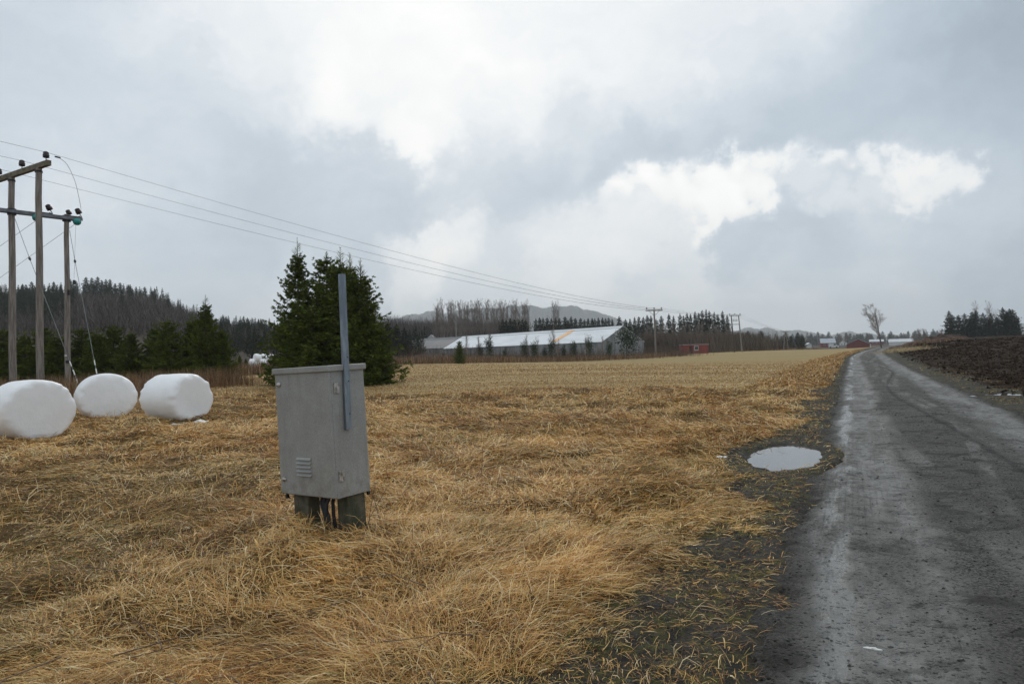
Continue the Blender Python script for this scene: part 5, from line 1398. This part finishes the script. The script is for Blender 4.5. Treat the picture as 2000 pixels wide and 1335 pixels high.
def van():
    d = 290; p = at(1628, 679.5, d); z0 = p[2]
    root = empty('white_van', (p[0], d, z0), 'white van parked at the far end of the field, left of the red barn', 'van'); root.rotation_euler = (0, 0, rad(-25))
    prof = [(-1.9, .35), (-1.95, 1.2), (-1.85, 1.95), (.8, 1.98), (1.25, 1.3), (1.95, 1.1), (2.0, .35)]
    mb = MB(); n = len(prof); vs = [(x, y, z) for y in (0, 1.7) for x, z in prof]
    mb.add(vs, [tuple(range(n)), tuple(range(n, 2*n))[::-1]]+[(i, n+i, n+(i+1) % n, (i+1) % n) for i in range(n)]); mb.build('body', M_['whitewall'], root)
    for x0 in (-1.2, 1.2):
        w3 = MB(); w3.tube([(x0, -.03, .33), (x0, .2, .33)], .33, 14); w3.build('wheel', M_['dark'], root)
    mb = MB(); mb.box((.1, -.02, 1.2), (.9, -.003, 1.75)); mb.build('window', M_['glass'], root)
van()
# far stack of wrapped bales
for k, (px, py, d, lab) in enumerate([(497, 716, 92, 'far white bale at the lower left of the small stack'), (516, 716, 92, 'far white bale at the lower right of the small stack'), (506, 706, 92, 'far white bale on top of the small stack, left one'), (524, 707, 92.5, 'far white bale on top of the small stack, right one'), (541, 713, 95, 'far white bale lying apart, partly hidden by the spruce clump')]):
    q = at(px, py, d); o = bale(q, 90+5*k-60, 20+k, lab, 'far wrapped bales left of the clump', .6, .65); o.location.z = q[2]
# soil heap at the edge of the ploughed field
def heap():
    c_ = at(1828, 676, 98); V = []; nr, na = 26, 72
    for i in range(nr+1):
        s_ = i/nr
        for k in range(na):
            th = 2*pi*k/na; x = c_[0]+6.6*s_*cos(th); y = c_[1]+3*s_*sin(th)
            nz = fbm(np.array([x]), np.array([y]), .7, 77, 4)[0]; z = float(H0(x, y))-.35+(1-s_**1.6)*(1.15+1.5*(nz-.35))+.35*(fbm(np.array([x]), np.array([y]), 3, 78, 2)[0]-.5)
            V.append((x, y, z))
    Q = [(i*na+k, i*na+(k+1) % na, (i+1)*na+(k+1) % na, (i+1)*na+k) for i in range(nr) for k in range(na)]
    mb = MB(); mb.add(V, Q, 0, True)
    o = mb.build('soil_heap', simple('reddish_soil', (.11, .055, .03), (.04, .025, .018), 1.1, .95, bump=1., bscale=6, contrast=(.4, .6)))
    tag(o, 'long low heap of reddish soil on the edge of the ploughed field', 'soil heap')
heap()
x, y = strip(5200, A_(1770, 97), A_(1875, 99), 1.6); k_ = fbm(x, y, .5, 81, 2) > .5; x, y = x[k_], y[k_]
brush('heap_brush', (x, y), 'reddish dead brush growing on the soil heap', 'brush', rust, (.15, .6), (.03, .07), (.3, 1.5), (-.3, 1.4))
x, y = strip(1500, A_(1745, 88), A_(1790, 75), 1.2)
brush('pale_verge_grass', (x, y), 'tuft of pale dry grass at the road crest below the bare tree', 'grass', [(.5, .38, .2), (.42, .30, .14), (.55, .42, .25)], (.25, .6), (.02, .04), (.6, 1.4), (.2, 1.2))

# ------------------------------------------------------------------ twigs and stalks in the foreground
def stalks():
    r_ = random.Random(21); mb = MB()
    for (px, py, d, h_, ln) in [(1205, 900, 8.9, .62, -.12), (940, 905, 8.6, .45, .03), (985, 870, 9.8, .5, .06), (1047, 1005, 6.3, .35, -.02), (870, 955, 7.2, .3, .1), (745, 1010, 6.1, .35, -.1), (1000, 940, 7.6, .32, .05), (718, 1035, 5.7, .4, .06), (700, 1040, 5.5, .5, .25), (1110, 1040, 5.7, .3, .04), (660, 955, 8, .5, .2)]:
        q = at(px, py, d); z0 = float(H(q[0], q[1]))
        mb.tube([(q[0], q[1], z0), (q[0]+ln*.4, q[1], z0+h_*.5), (q[0]+ln, q[1]+.03, z0+h_)], [.004, .003, .0015], 5, smooth=True)
    for i in range(46):
        px = r_.uniform(80, 1350); d = r_.uniform(2.8, 9); x = (px-1000)/F*d; a = r_.uniform(0, 6.28); l_ = r_.uniform(.2, .6); z0 = float(H(x, d))+r_.uniform(.06, .12)
        mb.tube([(x, d, z0), (x+l_*.5*cos(a), d+l_*.5*sin(a), z0+.03), (x+l_*cos(a+.2), d+l_*sin(a+.2), z0+r_.uniform(-.03, .06))], [.004, .003, .0015], 5)
    o = mb.build('dead_stalks', simple('stalk', (.10, .06, .04), (.2, .14, .09), 3, .8))
    tag(o, 'thin brown dead stalks and twigs lying and standing in the grass', 'stalks', kind='stuff')
stalks()

# ------------------------------------------------------------------ haze
def haze():
    mb = MB(); mb.box((-4500, -400, -60), (5500, 5200, 330))
    m = bpy.data.materials.new('haze_air'); m.use_nodes = True; t = m.node_tree; t.nodes.clear()
    pv = t.nodes.new('ShaderNodeVolumePrincipled'); pv.inputs['Color'].default_value = (.93, .97, 1., 1); pv.inputs['Density'].default_value = .00021
    pv.inputs['Anisotropy'].default_value = .2
    o = t.nodes.new('ShaderNodeOutputMaterial'); t.links.new(pv.outputs[0], o.inputs['Volume'])
    ob = mb.build('haze', m); ob['kind'] = 'stuff'; ob['label'] = 'pale damp haze filling the valley air'; ob['category'] = 'haze'
haze()
